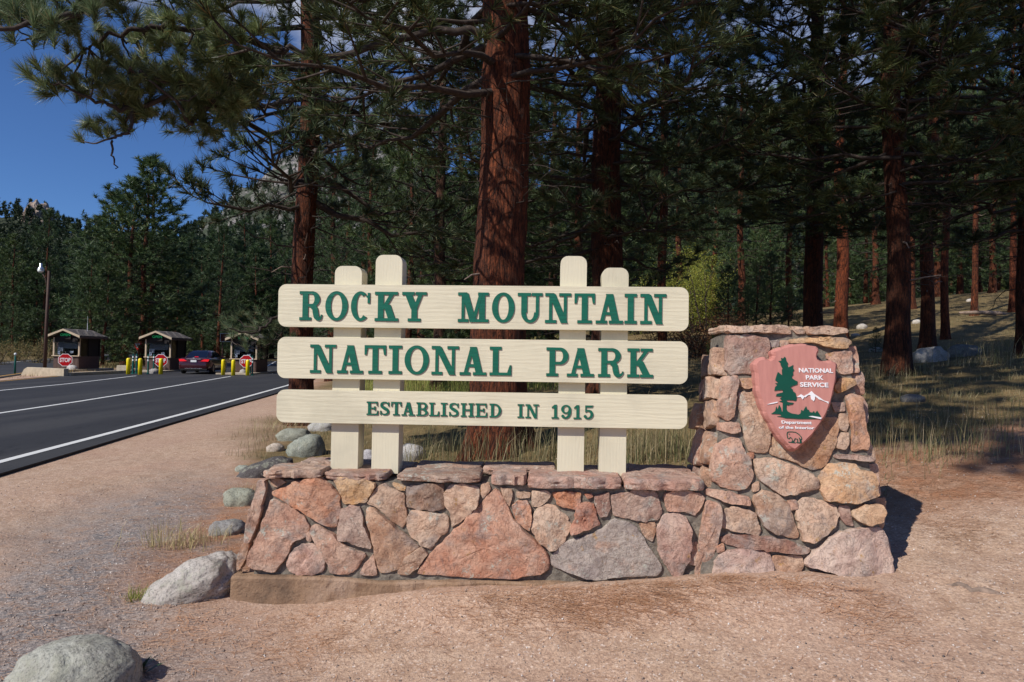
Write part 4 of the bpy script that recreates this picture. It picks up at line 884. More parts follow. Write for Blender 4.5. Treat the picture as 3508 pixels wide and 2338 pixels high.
# concrete footing, bedded in the grit
mb = MB(); n = 80; V = []; F_ = []
u1 = uz(2380, 1990)[0]
for i in range(n+1):
    g = i/n; u = ul-.012+(u1-ul)*g; zt = np.interp(g, [0, .2, .32, .45, .7, 1], [uz(808, 1966)[1], uz(1180, 1972)[1], uz(1210, 1985)[1], uz(1480, 1985)[1], uz(1950, 1985)[1]-.01, uz(2350, 1990)[1]-.05])+(.006*mnoise.noise(Vector((u*9, 1, 1))) if g > .2 else 0)
    nn = .062+(.0 if g < .22 else .03*mnoise.fractal(Vector((u*4, 2, 7)), .8, 2, 4)-.012)
    for z, q in ((-.30, nn+.01), (.02, nn+.004), (zt*.5, nn+(.012*mnoise.noise(Vector((u*7, 5, 1))) if g > .22 else 0)), (zt-.012, nn), (zt, nn-.014), (zt+.004, -.03)): V.append(wfr(u, z, q))
for i in range(n):
    for j in range(5): k = i*6+j; F_.append((k, k+6, k+7, k+1))
F_.append((0, 1, 2, 3, 4, 5)); mb.add(V, F_); mb.build("footing", MATS["concrete"], wall, smooth=False)

# ------------------------------------------------------------------ stone pillar with the arrowhead plaque
PE2 = (ZZ-WN*.10).normalized(); PN = WU.cross(PE2).normalized()
if PN.dot(WN) < 0: PN = -PN
PO = W0+WN*.045+ZZ*.15
def pfr(a, b_, d): return PO+WU*a+PE2*b_+PN*d
def pq(px, py, d=.02):
    p = on_plane(px, py, PO+PN*d, PN)-PO; return (p.dot(WU), p.dot(PE2))
def pc(x, y, d=.02): return pq(*px_of('c', (x, y)), d)
pil = empty("stone_pillar", tuple(PO+WU*3.55-PN*.25), "tapered rubble stone pillar holding the arrowhead plaque", "pillar")
core_p = [pc(150, 1560), pc(1205, 1540), pc(1180, 1380), pc(1135, 1100), pc(1085, 800), pc(1045, 580), pc(990, 330), pc(972, 130), pc(945, 80), pc(320, 80), pc(312, 330), pc(270, 560), pc(238, 850), pc(210, 1050), pc(165, 1400)]
mb = MB(); mb.prism(core_p, pfr, -.50, .010); mb.build("mortar_core", MATS["mortar"], pil)
PS = [(LT, [(300, 85), (340, 65), (560, 60), (660, 75), (660, 105), (500, 95), (400, 100), (320, 100)], .06), (TN, [(740, 75), (800, 65), (960, 75), (965, 100), (860, 108), (740, 105)], .06), (TN, [(668, 80), (735, 85), (730, 100), (690, 102)], .04),
(YL, [(640, 135), (760, 120), (960, 125), (995, 150), (960, 185), (880, 180), (780, 150), (650, 155)], .05), (lin((166, 136, 124)), [(310, 110), (420, 110), (530, 130), (535, 170), (520, 290), (480, 320), (320, 325), (300, 290), (305, 200)], .05),
(GR, [(540, 140), (590, 140), (590, 172), (540, 175)], .03), (PK, [(850, 215), (900, 200), (985, 200), (995, 280), (1000, 320), (930, 320), (900, 260), (855, 240)], .04), (YL, [(920, 345), (1005, 350), (1010, 380), (960, 405), (920, 430), (890, 400)], .04),
(PK, [(280, 340), (360, 335), (365, 380), (350, 440), (345, 560), (300, 575), (260, 555), (255, 520), (270, 440)], .05), (TN, [(375, 350), (460, 345), (465, 390), (410, 405), (375, 385)], .04),
(TN, [(370, 430), (470, 420), (520, 450), (560, 560), (545, 640), (530, 760), (420, 745), (400, 650), (385, 560), (365, 480)], .045), (lin((182, 142, 110)), [(560, 650), (700, 600), (800, 560), (915, 560), (910, 660), (890, 740), (860, 810), (800, 850), (740, 835), (660, 800), (540, 760), (545, 690)], .03),
(lin((198, 146, 114)), [(955, 440), (1000, 425), (1040, 450), (1060, 580), (1085, 680), (1080, 745), (985, 735), (995, 640), (975, 540)], .05), (TN, [(920, 545), (965, 545), (975, 600), (960, 640), (920, 620)], .03), (TN, [(915, 650), (975, 645), (970, 700), (950, 740), (905, 730)], .04),
(PU, [(890, 765), (1000, 765), (1110, 775), (1105, 805), (960, 790), (890, 785)], .06), (PK, [(260, 590), (370, 590), (380, 640), (330, 650), (260, 630)], .045), (PK, [(300, 680), (370, 670), (385, 720), (440, 810), (450, 890), (420, 940), (370, 960), (280, 945), (225, 910), (220, 830), (240, 720)], .07),
(LT, [(455, 790), (560, 785), (690, 830), (810, 900), (820, 950), (730, 970), (620, 990), (560, 960), (480, 900), (460, 850)], .065), (lin((206, 168, 130)), [(890, 815), (980, 810), (1030, 850), (1100, 860), (1120, 990), (1020, 1030), (850, 1015), (815, 970), (810, 890), (850, 830)], .07),
(PK, [(185, 950), (280, 960), (430, 1000), (435, 1045), (330, 1030), (190, 985)], .05), (TN, [(455, 990), (510, 960), (580, 985), (640, 1040), (660, 1110), (705, 1200), (690, 1225), (600, 1205), (520, 1180), (480, 1100), (450, 1040)], .065),
(LT, [(290, 1070), (340, 1050), (450, 1080), (490, 1180), (470, 1215), (400, 1190), (280, 1165), (280, 1110)], .06), (LT, [(720, 1000), (800, 1010), (900, 1050), (925, 1090), (900, 1150), (840, 1210), (770, 1250), (720, 1230), (700, 1150), (680, 1080)], .065),
(PU, [(920, 1050), (970, 1045), (985, 1100), (1000, 1155), (960, 1150), (930, 1110)], .04), (lin((206, 172, 138)), [(990, 1075), (1060, 1040), (1140, 1040), (1160, 1080), (1150, 1130), (1090, 1150), (1020, 1125), (990, 1105)], .07),
(lin((158, 122, 108)), [(270, 1215), (330, 1200), (480, 1210), (640, 1235), (765, 1280), (760, 1310), (680, 1310), (540, 1290), (370, 1275), (270, 1245)], .055), (lin((206, 180, 168)), [(800, 1280), (900, 1200), (1010, 1170), (1150, 1160), (1180, 1200), (1200, 1290), (1225, 1375), (1225, 1430), (1100, 1440), (950, 1440), (860, 1400), (730, 1375), (740, 1325)], .08),
(lin((190, 160, 150)), [(250, 1320), (300, 1290), (420, 1285), (540, 1300), (565, 1380), (550, 1440), (400, 1490), (230, 1510), (225, 1430)], .07), (TN, [(560, 1320), (720, 1325), (725, 1380), (700, 1430), (590, 1440), (560, 1385)], .05),
(PK, [(640, 1020), (685, 1015), (690, 1060), (650, 1070)], .04), (TN, [(445, 930), (480, 915), (480, 960), (450, 970)], .04), (OR, [(415, 760), (450, 755), (450, 785), (420, 790)], .035), (OR, [(250, 1270), (285, 1255), (290, 1290), (255, 1305)], .035),
(TN, [(600, 142), (640, 140), (645, 165), (600, 172)], .03), (PU, [(880, 480), (950, 480), (950, 525), (900, 530)], .03), (YL, [(545, 185), (620, 180), (640, 300), (560, 300)], .02), (BR, [(640, 330), (880, 330), (870, 530), (640, 540)], .012)]
for i, (cl, pl, pr_) in enumerate(PS): stone([pc(*p, .03) for p in pl], pfr, pr_*.8, cl, 100+i, pil, n=30 if len(pl) < 7 else 56)
# left flank
A_ = pfr(*pc(305, 100), 0); B_ = pfr(*pc(165, 1400), 0); SE2 = (A_-B_).normalized(); SN = SE2.cross(PN).normalized()
if SN.dot(WU) > 0: SN = -SN
SE1 = SN.cross(SE2).normalized()
if SE1.dot(PN) > 0: SE1 = -SE1
def sfr(a, b_, d): return B_+SE1*a+SE2*b_+SN*d
def sq(x, y): p = on_plane(*px_of('c', (x, y)), B_, SN)-B_; return (p.dot(SE1), p.dot(SE2))
rs = random.Random(4); rows = [(.02, .20), (.22, .42), (.44, .62), (.64, .86), (.88, 1.05), (1.07, 1.20), (1.22, 1.38)]
for side in (0, 1):
    if side == 1:
        A2 = pfr(*pc(980, 130), 0); B2 = pfr(*pc(1190, 1390), 0); E2 = (A2-B2).normalized(); N2 = PN.cross(E2).normalized(); N2 = N2 if N2.dot(WU) > 0 else -N2; E1 = N2.cross(E2).normalized(); E1 = E1 if E1.dot(PN) < 0 else -E1
        fr_ = lambda a, b_, d: B2+E1*a+E2*b_+N2*d
    else: fr_ = sfr
    for i, (b0, b1) in enumerate(rows):
        cut = rs.uniform(.18, .32)
        for k, (a0, a1) in enumerate(((.015, cut-.012), (cut+.012, .48))):
            j = lambda: rs.uniform(-.016, .016)
            stone([(a0+j(), b0+j()), ((a0+a1)/2, b0+j()), (a1+j(), b0+j()), (a1+j(), (b0+b1)/2), (a1+j(), b1+j()), ((a0+a1)/2, b1+j()), (a0+j(), b1+j()), (a0+j(), (b0+b1)/2)], fr_, .05, rs.choice([PK, TN, PU, LT, BR]), 200+i*2+k+side*40, pil, n=30)
# top slabs lying back over the pillar head
ztp = pfr(*pc(640, 70), 0)
def tfr(a, z, nn_): return PO+WU*a+ZZ*(z)+PN*0+WN*nn_
zt0 = ztp.z-PO.z-.0
for i, (x0, x1) in enumerate(((302, 660), (668, 735), (742, 965))):
    a0 = pc(x0, 85)[0]; a1 = pc(x1, 85)[0]; back = (ztp-PO).dot(WN)
    slab(a0, a1, back-.50, back+.0, lambda u: zt0+.012, .055, (LT, TN, TN)[i], 300+i, pil, tfr)

plq = empty("arrowhead_plaque", tuple(pfr(*pq(2730, 1370), .09)), "pink arrowhead shaped plaque with green pine and white lettering on the stone pillar", "plaque")
PD = .075
def kf(x, y): return pq(*px_of('k', (x, y)), PD+.05)
OUT = [(700, 58), (640, 65), (560, 85), (480, 110), (420, 135), (380, 155), (385, 185), (405, 205), (410, 240), (390, 260), (360, 265), (330, 235), (290, 228), (230, 240), (180, 275), (158, 320), (165, 390), (185, 470), (185, 560), (195, 660), (220, 760), (255, 860), (285, 960), (325, 1030), (365, 1090), (410, 1170), (450, 1240), (500, 1300), (550, 1360), (610, 1415), (690, 1460), (720, 1440), (770, 1390), (830, 1350), (890, 1285), (940, 1240), (980, 1170), (1030, 1110), (1080, 1030), (1120, 960), (1140, 900), (1170, 820), (1190, 750), (1205, 670), (1225, 590), (1240, 500), (1240, 400), (1250, 320), (1215, 285), (1150, 270), (1080, 285), (1000, 262), (985, 250), (985, 215), (1005, 180), (1030, 150), (985, 100), (920, 85), (850, 65), (780, 58)]
op = [kf(*p) for p in OUT]
ar = sum(op[i][0]*op[(i+1) % len(op)][1]-op[(i+1) % len(op)][0]*op[i][1] for i in range(len(op)))
if ar < 0: op = op[::-1]
# chipped rim: resample and scallop
rim = [tuple(p) for p in resample(op, 120)]; inn = offset_poly(rim, .019); inn = [(inn[i][0]*.5+.25*(inn[i-1][0]+inn[(i+1) % 120][0]), inn[i][1]*.5+.25*(inn[i-1][1]+inn[(i+1) % 120][1])) for i in range(120)]
rr_ = random.Random(8); sc_ = [(.006*abs(math.sin(i*math.pi/5))) for i in range(120)]
rim2 = [(rim[i][0]+(inn[i][0]-rim[i][0])/.019*(.005-sc_[i]*.8), rim[i][1]+(inn[i][1]-rim[i][1])/.019*(.005-sc_[i]*.8)) for i in range(120)]
mb = MB(); n = 120
for d, Pl in ((PD-.045, rim2), (PD+.022, rim2), (PD+.05, inn)): mb.v += [tuple(pfr(a, c, d+(.004*math.sin(i*math.pi/2.5) if d == PD+.022 else 0))) for i, (a, c) in enumerate(Pl)]
for j in range(2):
    for i in range(n): i2 = (i+1) % n; mb.f.append((j*n+i, j*n+i2, (j+1)*n+i2, (j+1)*n+i))
for t in tessellate_polygon([[Vector((a, c, 0)) for a, c in inn]]): mb.f.append(tuple(2*n+i for i in t))
for t in tessellate_polygon([[Vector((a, c, 0)) for a, c in rim2]]): mb.f.append(tuple(i for i in t))
mb.build("plaque_body", MATS["plaque_paint"], plq)
FD = PD+.05
def emb(name, polys, mat, h=.005):
    mb = MB()
    for i, p in enumerate(polys): mb.prism([kf(*q) for q in p], pfr, FD-.004, FD+h+i*.0004)
    return mb.build(name, MATS[mat], plq)
TREE = [(550, 235), (565, 250), (570, 285), (595, 320), (585, 345), (600, 370), (635, 355), (660, 340), (655, 375), (672, 405), (655, 430), (660, 465), (640, 490), (650, 515), (690, 540), (715, 550), (712, 590), (650, 610), (620, 630), (650, 650), (660, 680), (690, 700), (695, 730), (705, 750), (700, 790), (690, 800), (640, 790), (575, 790), (580, 810), (620, 820), (665, 825), (650, 845), (610, 850), (600, 860), (575, 850), (572, 900), (590, 935), (640, 960), (730, 975), (755, 960), (765, 915), (790, 930), (810, 890), (825, 868), (840, 910), (860, 915), (870, 940), (905, 950), (925, 930), (940, 960), (965, 925), (990, 960), (1015, 1000), (960, 1030), (730, 1030), (560, 1020), (510, 1005), (455, 998), (510, 990), (490, 970), (380, 965), (430, 930), (445, 870), (460, 915), (480, 850), (500, 880), (510, 930), (525, 940), (527, 820), (480, 805), (520, 795), (490, 770), (525, 745), (440, 740), (450, 710), (530, 690), (525, 660), (420, 670), (430, 620), (455, 600), (430, 575), (470, 570), (430, 535), (450, 470), (465, 430), (520, 475), (515, 400), (525, 390), (500, 340), (500, 320), (470, 290), (510, 285), (505, 250), (530, 260)]
emb("pine_emblem", [TREE], "emblem_green")
emb("mountain_emblem", [[(708, 752), (760, 715), (790, 735), (800, 740), (830, 720), (850, 712), (895, 675), (930, 712), (990, 750), (1050, 795), (1110, 810), (1110, 838), (1090, 820), (1020, 790), (985, 780), (975, 770), (940, 740), (935, 780), (922, 805), (890, 780), (880, 725), (850, 725), (815, 755), (800, 750), (780, 782), (755, 750)]], "emblem_white")
emb("ridge_emblem", [[(325, 848), (370, 828), (460, 810), (460, 822), (400, 836)]], "emblem_white")
emb("water_emblem", [[(850, 998), (900, 992), (1020, 1012), (1012, 1034), (940, 1018)]], "emblem_white", .009)
def stroke(mb, pts, wd, fr, d0, d1):
    A = []; B = []; P = [Vector(p) for p in pts]
    for i, p in enumerate(P):
        t = (P[min(i+1, len(P)-1)]-P[max(i-1, 0)]).normalized(); n_ = Vector((-t.y, t.x))*wd/2; A.append(tuple(p+n_)); B.append(tuple(p-n_))
    mb.strip(A, B, fr, d0, d1)
mb = MB()
for i, pl in enumerate([[(585, 1205), (600, 1196), (640, 1195), (690, 1200), (730, 1225), (765, 1262), (772, 1285)], [(585, 1205), (582, 1235), (592, 1280), (605, 1285), (625, 1265), (640, 1275), (655, 1310), (640, 1325)], [(600, 1325), (640, 1330), (690, 1335)], [(655, 1330), (672, 1310), (685, 1280), (715, 1290), (718, 1325)], [(735, 1270), (748, 1300), (750, 1330)], [(700, 1330), (770, 1338)], [(605, 1225), (612, 1222)], [(770, 1285), (758, 1290), (762, 1335)]]):
    stroke(mb, [kf(*q) for q in pl], .0045, pfr, FD-.003, FD+.003+i*.0003)
mb.build("bison_emblem", MATS["emblem_green"], plq)
def text_mesh(s, size, extrude, offset=0.0):
    cu = bpy.data.curves.new("lettering", 'FONT'); cu.body = s; cu.size = size; cu.extrude = extrude; cu.offset = offset; cu.align_x = 'CENTER'; cu.resolution_u = 3
    t = bpy.data.objects.new("tmp", cu); col.objects.link(t); dg = bpy.context.evaluated_depsgraph_get(); me = bpy.data.meshes.new_from_object(t.evaluated_get(dg)); bpy.data.objects.remove(t); bpy.data.curves.remove(cu); return me
def fit_text(name, s, x0, x1, y0, y1, fr, mat, parent, d, thick=.004, offset=.012):
    """text stretched into the box x0..x1, y0..y1 of a 2D frame"""
    me = text_mesh(s, 1.0, .01, offset); n = len(me.vertices); co = np.empty(n*3, np.float32); me.vertices.foreach_get('co', co); co = co.reshape(-1, 3)
    mn = co.min(0); mxx = co.max(0)
    for v_, c in zip(me.vertices, co):
        a = x0+(x1-x0)*(c[0]-mn[0])/(mxx[0]-mn[0]); b_ = y0+(y1-y0)*(c[1]-mn[1])/(mxx[1]-mn[1]); v_.co = fr(a, b_, d+(thick if c[2] > 0 else -.002))
    me.materials.clear(); me.materials.append(MATS[mat]); return obj(name, me, None, parent)
for s, x0, x1, y0, y1 in (("NATIONAL", 733, 1170, 378, 445), ("PARK", 822, 1047, 470, 532), ("SERVICE", 748, 1110, 560, 628), ("Department", 512, 897, 1050, 1112), ("of the Interior", 477, 932, 1118, 1165)):
    a0, b1 = kf(x0, y0); a1, b0 = kf(x1, y1); fit_text("lettering", s, a0, a1, b0, b1, pfr, "emblem_white", plq, FD, .004, .022)

# ------------------------------------------------------------------ the wooden sign
BN = -.10        # front plane of the boards
sign = empty("park_sign", tuple(wfr(uz(1650, 1600, -.2)[0], (zl+zr)/2, -.25)), "cream wooden entrance sign with three boards of raised green letters on four posts", "sign")
def bq(px, py, n=BN): return uz(px, py, n)
posts = [((1145, 1251, 912), (1135, 1241, 1598)), ((1284, 1388, 874), (1276, 1381, 1600)), ((1920, 2022, 878), (1910, 2015, 1615)), ((2062, 2166, 918), (2054, 2158, 1619))]
PFN = BN-.052
for i, (t_, b_) in enumerate(posts):
    tl = bq(t_[0], t_[2], PFN); tr = bq(t_[1]-13, t_[2], PFN); bl = bq(b_[0], b_[2], PFN); br = bq(b_[1]-13, b_[2], PFN)
    bl = (bl[0], bl[1]-.03); br = (br[0], br[1]-.03); zt = (tl[1]+tr[1])/2; zb = captop(bl[0])-.03
    xl = (tl[0]+bl[0])/2; xr = (tr[0]+br[0])/2; mb = MB(); dpt = .14; rc = .05
    poly = []
    for cx, cy, a0 in ((xr-rc, zt-rc, 0), (xl+rc, zt-rc, 90)):
        for k in range(7): a = R(a0+k*15); poly.append((cx+rc*math.cos(a), cy+rc*math.sin(a)))
    poly += [(xl, zb), (xr, zb)]
    mb.prism(poly, wfr, PFN-dpt, PFN); o = mb.build("post", MATS["cream_post"], sign, bevel=.022)
    o.modifiers["bevel"].segments = 4
class Glyph:
    """slab serif capitals, x in 0..w, y in 0..1"""
    def __init__(s, w): s.w = w; s.P = []
    def rect(s, x0, x1, y0, y1): s.P.append(('p', [(x0, y0), (x1, y0), (x1, y1), (x0, y1)]))
    def poly(s, p): s.P.append(('p', p))
    def ring(s, cx, cy, ro, ri, a0=0, a1=360, n=28, closed=None):
        closed = (a1-a0 >= 360) if closed is None else closed; m_ = n if closed else n+1
        A = [(cx+ro[0]*math.cos(R(a0+(a1-a0)*k/n)), cy+ro[1]*math.sin(R(a0+(a1-a0)*k/n))) for k in range(m_)]
        B = [(cx+ri[0]*math.cos(R(a0+(a1-a0)*k/n)), cy+ri[1]*math.sin(R(a0+(a1-a0)*k/n))) for k in range(m_)]; s.P.append(('s', A, B, closed))
    def path(s, pts):    # (x, y, width)
        A = []; B = []; P = [Vector(p[:2]) for p in pts]; out = []; W_ = [p[2] for p in pts]; n = len(P)
        Q = []; QW = []
        for i in range(n-1):
            for k in range(6):
                f = k/6; p0 = P[max(i-1, 0)]; p1 = P[i]; p2 = P[i+1]; p3 = P[min(i+2, n-1)]
                Q.append(.5*((2*p1)+(p2-p0)*f+(2*p0-5*p1+4*p2-p3)*f*f+(3*p1-p0-3*p2+p3)*f**3)); QW.append(W_[i]*(1-f)+W_[i+1]*f)
        Q.append(P[-1]); QW.append(W_[-1])
        for i, p in enumerate(Q):
            t = (Q[min(i+1, len(Q)-1)]-Q[max(i-1, 0)]).normalized(); n_ = Vector((-t.y, t.x))*QW[i]/2; A.append(tuple(p+n_)); B.append(tuple(p-n_))
        s.P.append(('s', A, B, False))
S_, T_, H_, O_ = .20, .105, .105, .105     # stem, serif, hairline, serif overhang
def glyph(ch, w):
    g = Glyph(w); e = T_*.4
    def stem(xc, s=S_, lo=True, hi=True, ol=O_, orr=O_, hl=O_, hr=O_):
        g.rect(xc-s/2, xc+s/2, e if lo else 0.0, 1-e if hi else 1.0)
        if lo: g.rect(xc-s/2-ol, xc+s/2+orr, 0, T_)
        if hi: g.rect(xc-s/2-hl, xc+s/2+hr, 1-T_, 1)
    def diag(x0, y0, x1, y1, wd): g.poly([(x0-wd/2, y0), (x0+wd/2, y0), (x1+wd/2, y1), (x1-wd/2, y1)])
    x = O_+S_/2
    if ch == 'I': stem(w/2, S_, True, True, w/2-S_/2, w/2-S_/2, w/2-S_/2, w/2-S_/2)
    elif ch == 'O': g.ring(w/2, .5, (w/2, .51), (w/2-S_, .51-H_), 0, 360, 40)
    elif ch == 'C':
        g.ring(w/2, .5, (w/2, .51), (w/2-S_, .51-H_), 55, 312, 34); g.rect(w-.095, w-.01, .60, .96); g.poly([(w*.72, .905), (w*.78, .83), (w-.05, .72), (w-.05, .84)])
    elif ch in 'RPB':
        r = .27 if ch in 'RB' else .30; cy = 1-r; xr = w if ch == 'P' else w*(.90 if ch == 'R' else .95); cx = max(x+.1, xr-max(.26, (xr-x)*.55))
        stem(x, hl=O_, hr=0, orr=O_ if ch != 'B' else 0); g.rect(x, cx, 1-H_+.004, 1-.003); g.rect(x, cx, cy-r+.003, cy-r+H_); g.ring(cx, cy, (xr-cx, r), (xr-cx-S_*.95, r-H_), -90, 90, 18)
        if ch == 'R': g.path([(cx-.03, .48, .12), (cx+.10, .42, .19), (cx+.13, .28, .20), (cx+.17, .12, .19), (cx+.26, .05, .12), (w-.03, .13, .06), (w-.02, .20, .05)])
        if ch == 'B': g.rect(x, cx, .003, H_); g.ring(cx, .255, (w-cx, .253), (w-cx-S_*.95, .253-H_), -90, 90, 18)
    elif ch == 'D': stem(x, orr=0, hr=0); cx = x+.12; g.rect(x, cx, .002, H_); g.rect(x, cx, 1-H_, .998); g.ring(cx, .5, (w-cx, .5), (w-cx-S_, .5-H_), -90, 90, 24)
    elif ch == 'K':
        stem(x); diag(x+.08, .40, w-.20, .95, .15); g.rect(w-.43, w-.02, 1-T_, 1); diag(w-.21, .05, x+.21, .56, .25); g.rect(w-.44, w, 0, T_)
    elif ch == 'Y': g.rect(w/2-S_/2, w/2+S_/2, e, .50); g.rect(w/2-.22, w/2+.22, 0, T_); diag(w/2, .42, .20, .96, .24); diag(w/2+.02, .42, w-.19, .96, .15); g.rect(0, .42, 1-T_, 1); g.rect(w-.38, w, 1-T_, 1)
    elif ch == 'M':
        g.rect(.12, .12+H_, e, 1-e); g.rect(0, .36, 0, T_); g.rect(0, .30, 1-T_, 1); g.rect(w-.12-S_, w-.12, e, 1-e); g.rect(w-.44, w, 0, T_); g.rect(w-.36, w, 1-T_, 1); diag(w*.5, .0, .24, .97, .22); diag(w*.5, .002, w-.26, .97, .12)
    elif ch == 'N': g.rect(.13, .13+H_, e, 1-e); g.rect(0, .38, 0, T_); g.rect(0, .30, 1-T_, 1); g.rect(w-.14-H_, w-.14, .0, 1-e); g.rect(w-.40, w, 1-T_, 1); diag(w-.22, .0, .23, .97, .23)
    elif ch == 'U':
        g.rect(.12, .12+S_, .34, 1-e); g.rect(0, .44, 1-T_, 1); g.rect(w-.12-H_, w-.12, .34, 1-e); g.rect(w-.36, w, 1-T_, 1); cx = w/2; g.ring(cx, .35, (w/2-.12, .355), (w/2-.12-S_*.8, .355-H_), 180, 360, 20)
    elif ch == 'T': g.rect(w/2-S_/2, w/2+S_/2, e, 1-e); g.rect(w/2-.24, w/2+.24, 0, T_); g.rect(0, w, 1-H_, 1); g.poly([(0, .66), (.07, .66), (.12, .93), (0, .93)]); g.poly([(w, .66), (w-.07, .66), (w-.12, .93), (w, .93)])
    elif ch == 'A': diag(.20, .05, w/2-.03, .98, .13); diag(w-.24, .05, w/2+.0, .985, .24); g.rect(.28, w-.34, .28, .28+H_); g.rect(0, .37, 0, T_); g.rect(w-.46, w, 0, T_)
    elif ch == 'L': stem(x, orr=0); g.rect(x, w, .002, H_); g.poly([(w-.16, H_*.5), (w, H_*.5), (w, .36), (w-.06, .36)])
    elif ch == 'E':
        stem(x, orr=0, hr=0); g.rect(x, w-.02, .002, H_); g.rect(x, w-.05, 1-H_, .998); g.rect(x, w-.22, .455, .455+H_*.9); g.rect(w-.31, w-.20, .36, .64); g.poly([(w-.14, .05), (w, .05), (w, .34), (w-.06, .34)]); g.poly([(w-.16, .95), (w-.05, .95), (w-.05, .68), (w-.11, .68)])
    elif ch == 'S':
        g.path([(w*.90, .72, .07), (w*.74, .90, .10), (w*.48, .945, .115), (w*.20, .86, .17), (w*.20, .66, .20), (w*.5, .51, .22), (w*.80, .37, .20), (w*.82, .15, .17), (w*.52, .055, .115), (w*.26, .10, .10), (w*.10, .28, .07)]); g.rect(w-.11, w-.03, .66, .97); g.rect(.02, .10, .03, .34)
    elif ch == 'H': stem(x); stem(w-x); g.rect(x, w-x, .45, .45+H_)
    elif ch == '1': xc = w*.55; g.rect(xc-S_/2, xc+S_/2, e, 1); g.rect(max(0, xc-.30), min(w, xc+.30), 0, T_); g.poly([(xc-S_/2+.02, .99), (xc-S_/2+.02, .80), (xc-.26, .74), (xc-.26, .84)])
    elif ch == '9': g.ring(w*.5, .68, (w*.5, .32), (w*.5-S_*.95, .32-H_), 0, 360, 32); g.path([(w-S_*.48, .66, S_*.96), (w*.86, .40, .19), (w*.70, .16, .17), (w*.42, .06, .12), (w*.16, .13, .12)]); g.ring(w*.18, .19, (.11, .11), (.001, .001), 0, 360, 14)
    elif ch == '5': g.rect(.12, .12+.09, .5, .97); g.poly([(.12, .985), (w*.9, .985), (w-.02, 1.0), (w*.88, .84), (.12, .84)]); g.path([(.15, .52, .07), (w*.40, .61, .11), (w*.72, .55, .18), (w*.84, .33, .22), (w*.70, .13, .17), (w*.42, .055, .12), (w*.16, .12, .10)]); g.ring(w*.17, .20, (.11, .11), (.001, .001), 0, 360, 14)
    return g.P
boards = [((953, 973.7, 1119.6), (2359.4, 984.9, 1135.5)), ((950, 1154.8, 1295.6), (2356.8, 1170.5, 1317.5)), ((947, 1336, 1447), (2354.7, 1355, 1471.8))]
def c4(x): return 900+x/1.96
def c5(x): return 1600+x/1.912
TXT = [([('R', c4(247), c4(403)), ('O', c4(420), c4(575)), ('C', c4(592), c4(725)), ('K', c4(752), c4(913)), ('Y', c4(935), c4(1103)), ('M', c4(1310), c5(143)), ('O', c5(162), c5(313)), ('U', c5(330), c5(495)), ('N', c5(510), c5(682)), ('T', c5(702), c5(838)), ('A', c5(842), c5(1022)), ('I', c5(1030), c5(1112)), ('N', c5(1133), c5(1305))], (1025, 998.5, 1097.5), (2283, 1008.5, 1111.5)),
       ([('N', c4(318), c4(495)), ('A', c4(500), c4(677)), ('T', c4(683), c4(830)), ('I', c4(845), c4(937)), ('O', c4(952), c4(1118)), ('N', c4(1133), c4(1318)), ('A', c4(1322), c4(1503)), ('L', c5(147), c5(292)), ('P', c5(518), c5(665)), ('A', c5(653), c5(832)), ('R', c5(857), c5(1024)), ('K', c5(1048), c5(1219))], (1062, 1181, 1277.5), (2237, 1195.5, 1294)),
       ([('E', c4(698), c4(777)), ('S', c4(787), c4(853)), ('T', c4(862), c4(933)), ('A', c4(933), c4(1022)), ('B', c4(1032), c4(1110)), ('L', c4(1118), c4(1186)), ('I', c4(1195), c4(1240)), ('S', c4(1250), c4(1318)), ('H', c4(1330), c4(1420)), ('E', c4(1428), c5(132)), ('D', c5(147), c5(225)), ('I', c5(330), c5(372)), ('N', c5(382), c5(470)), ('1', c5(553), c5(600)), ('9', c5(615), c5(682)), ('1', c5(697), c5(747)), ('5', c5(762), c5(828))], (1256, 1376, 1421.5), (2033, 1389.5, 1437))]
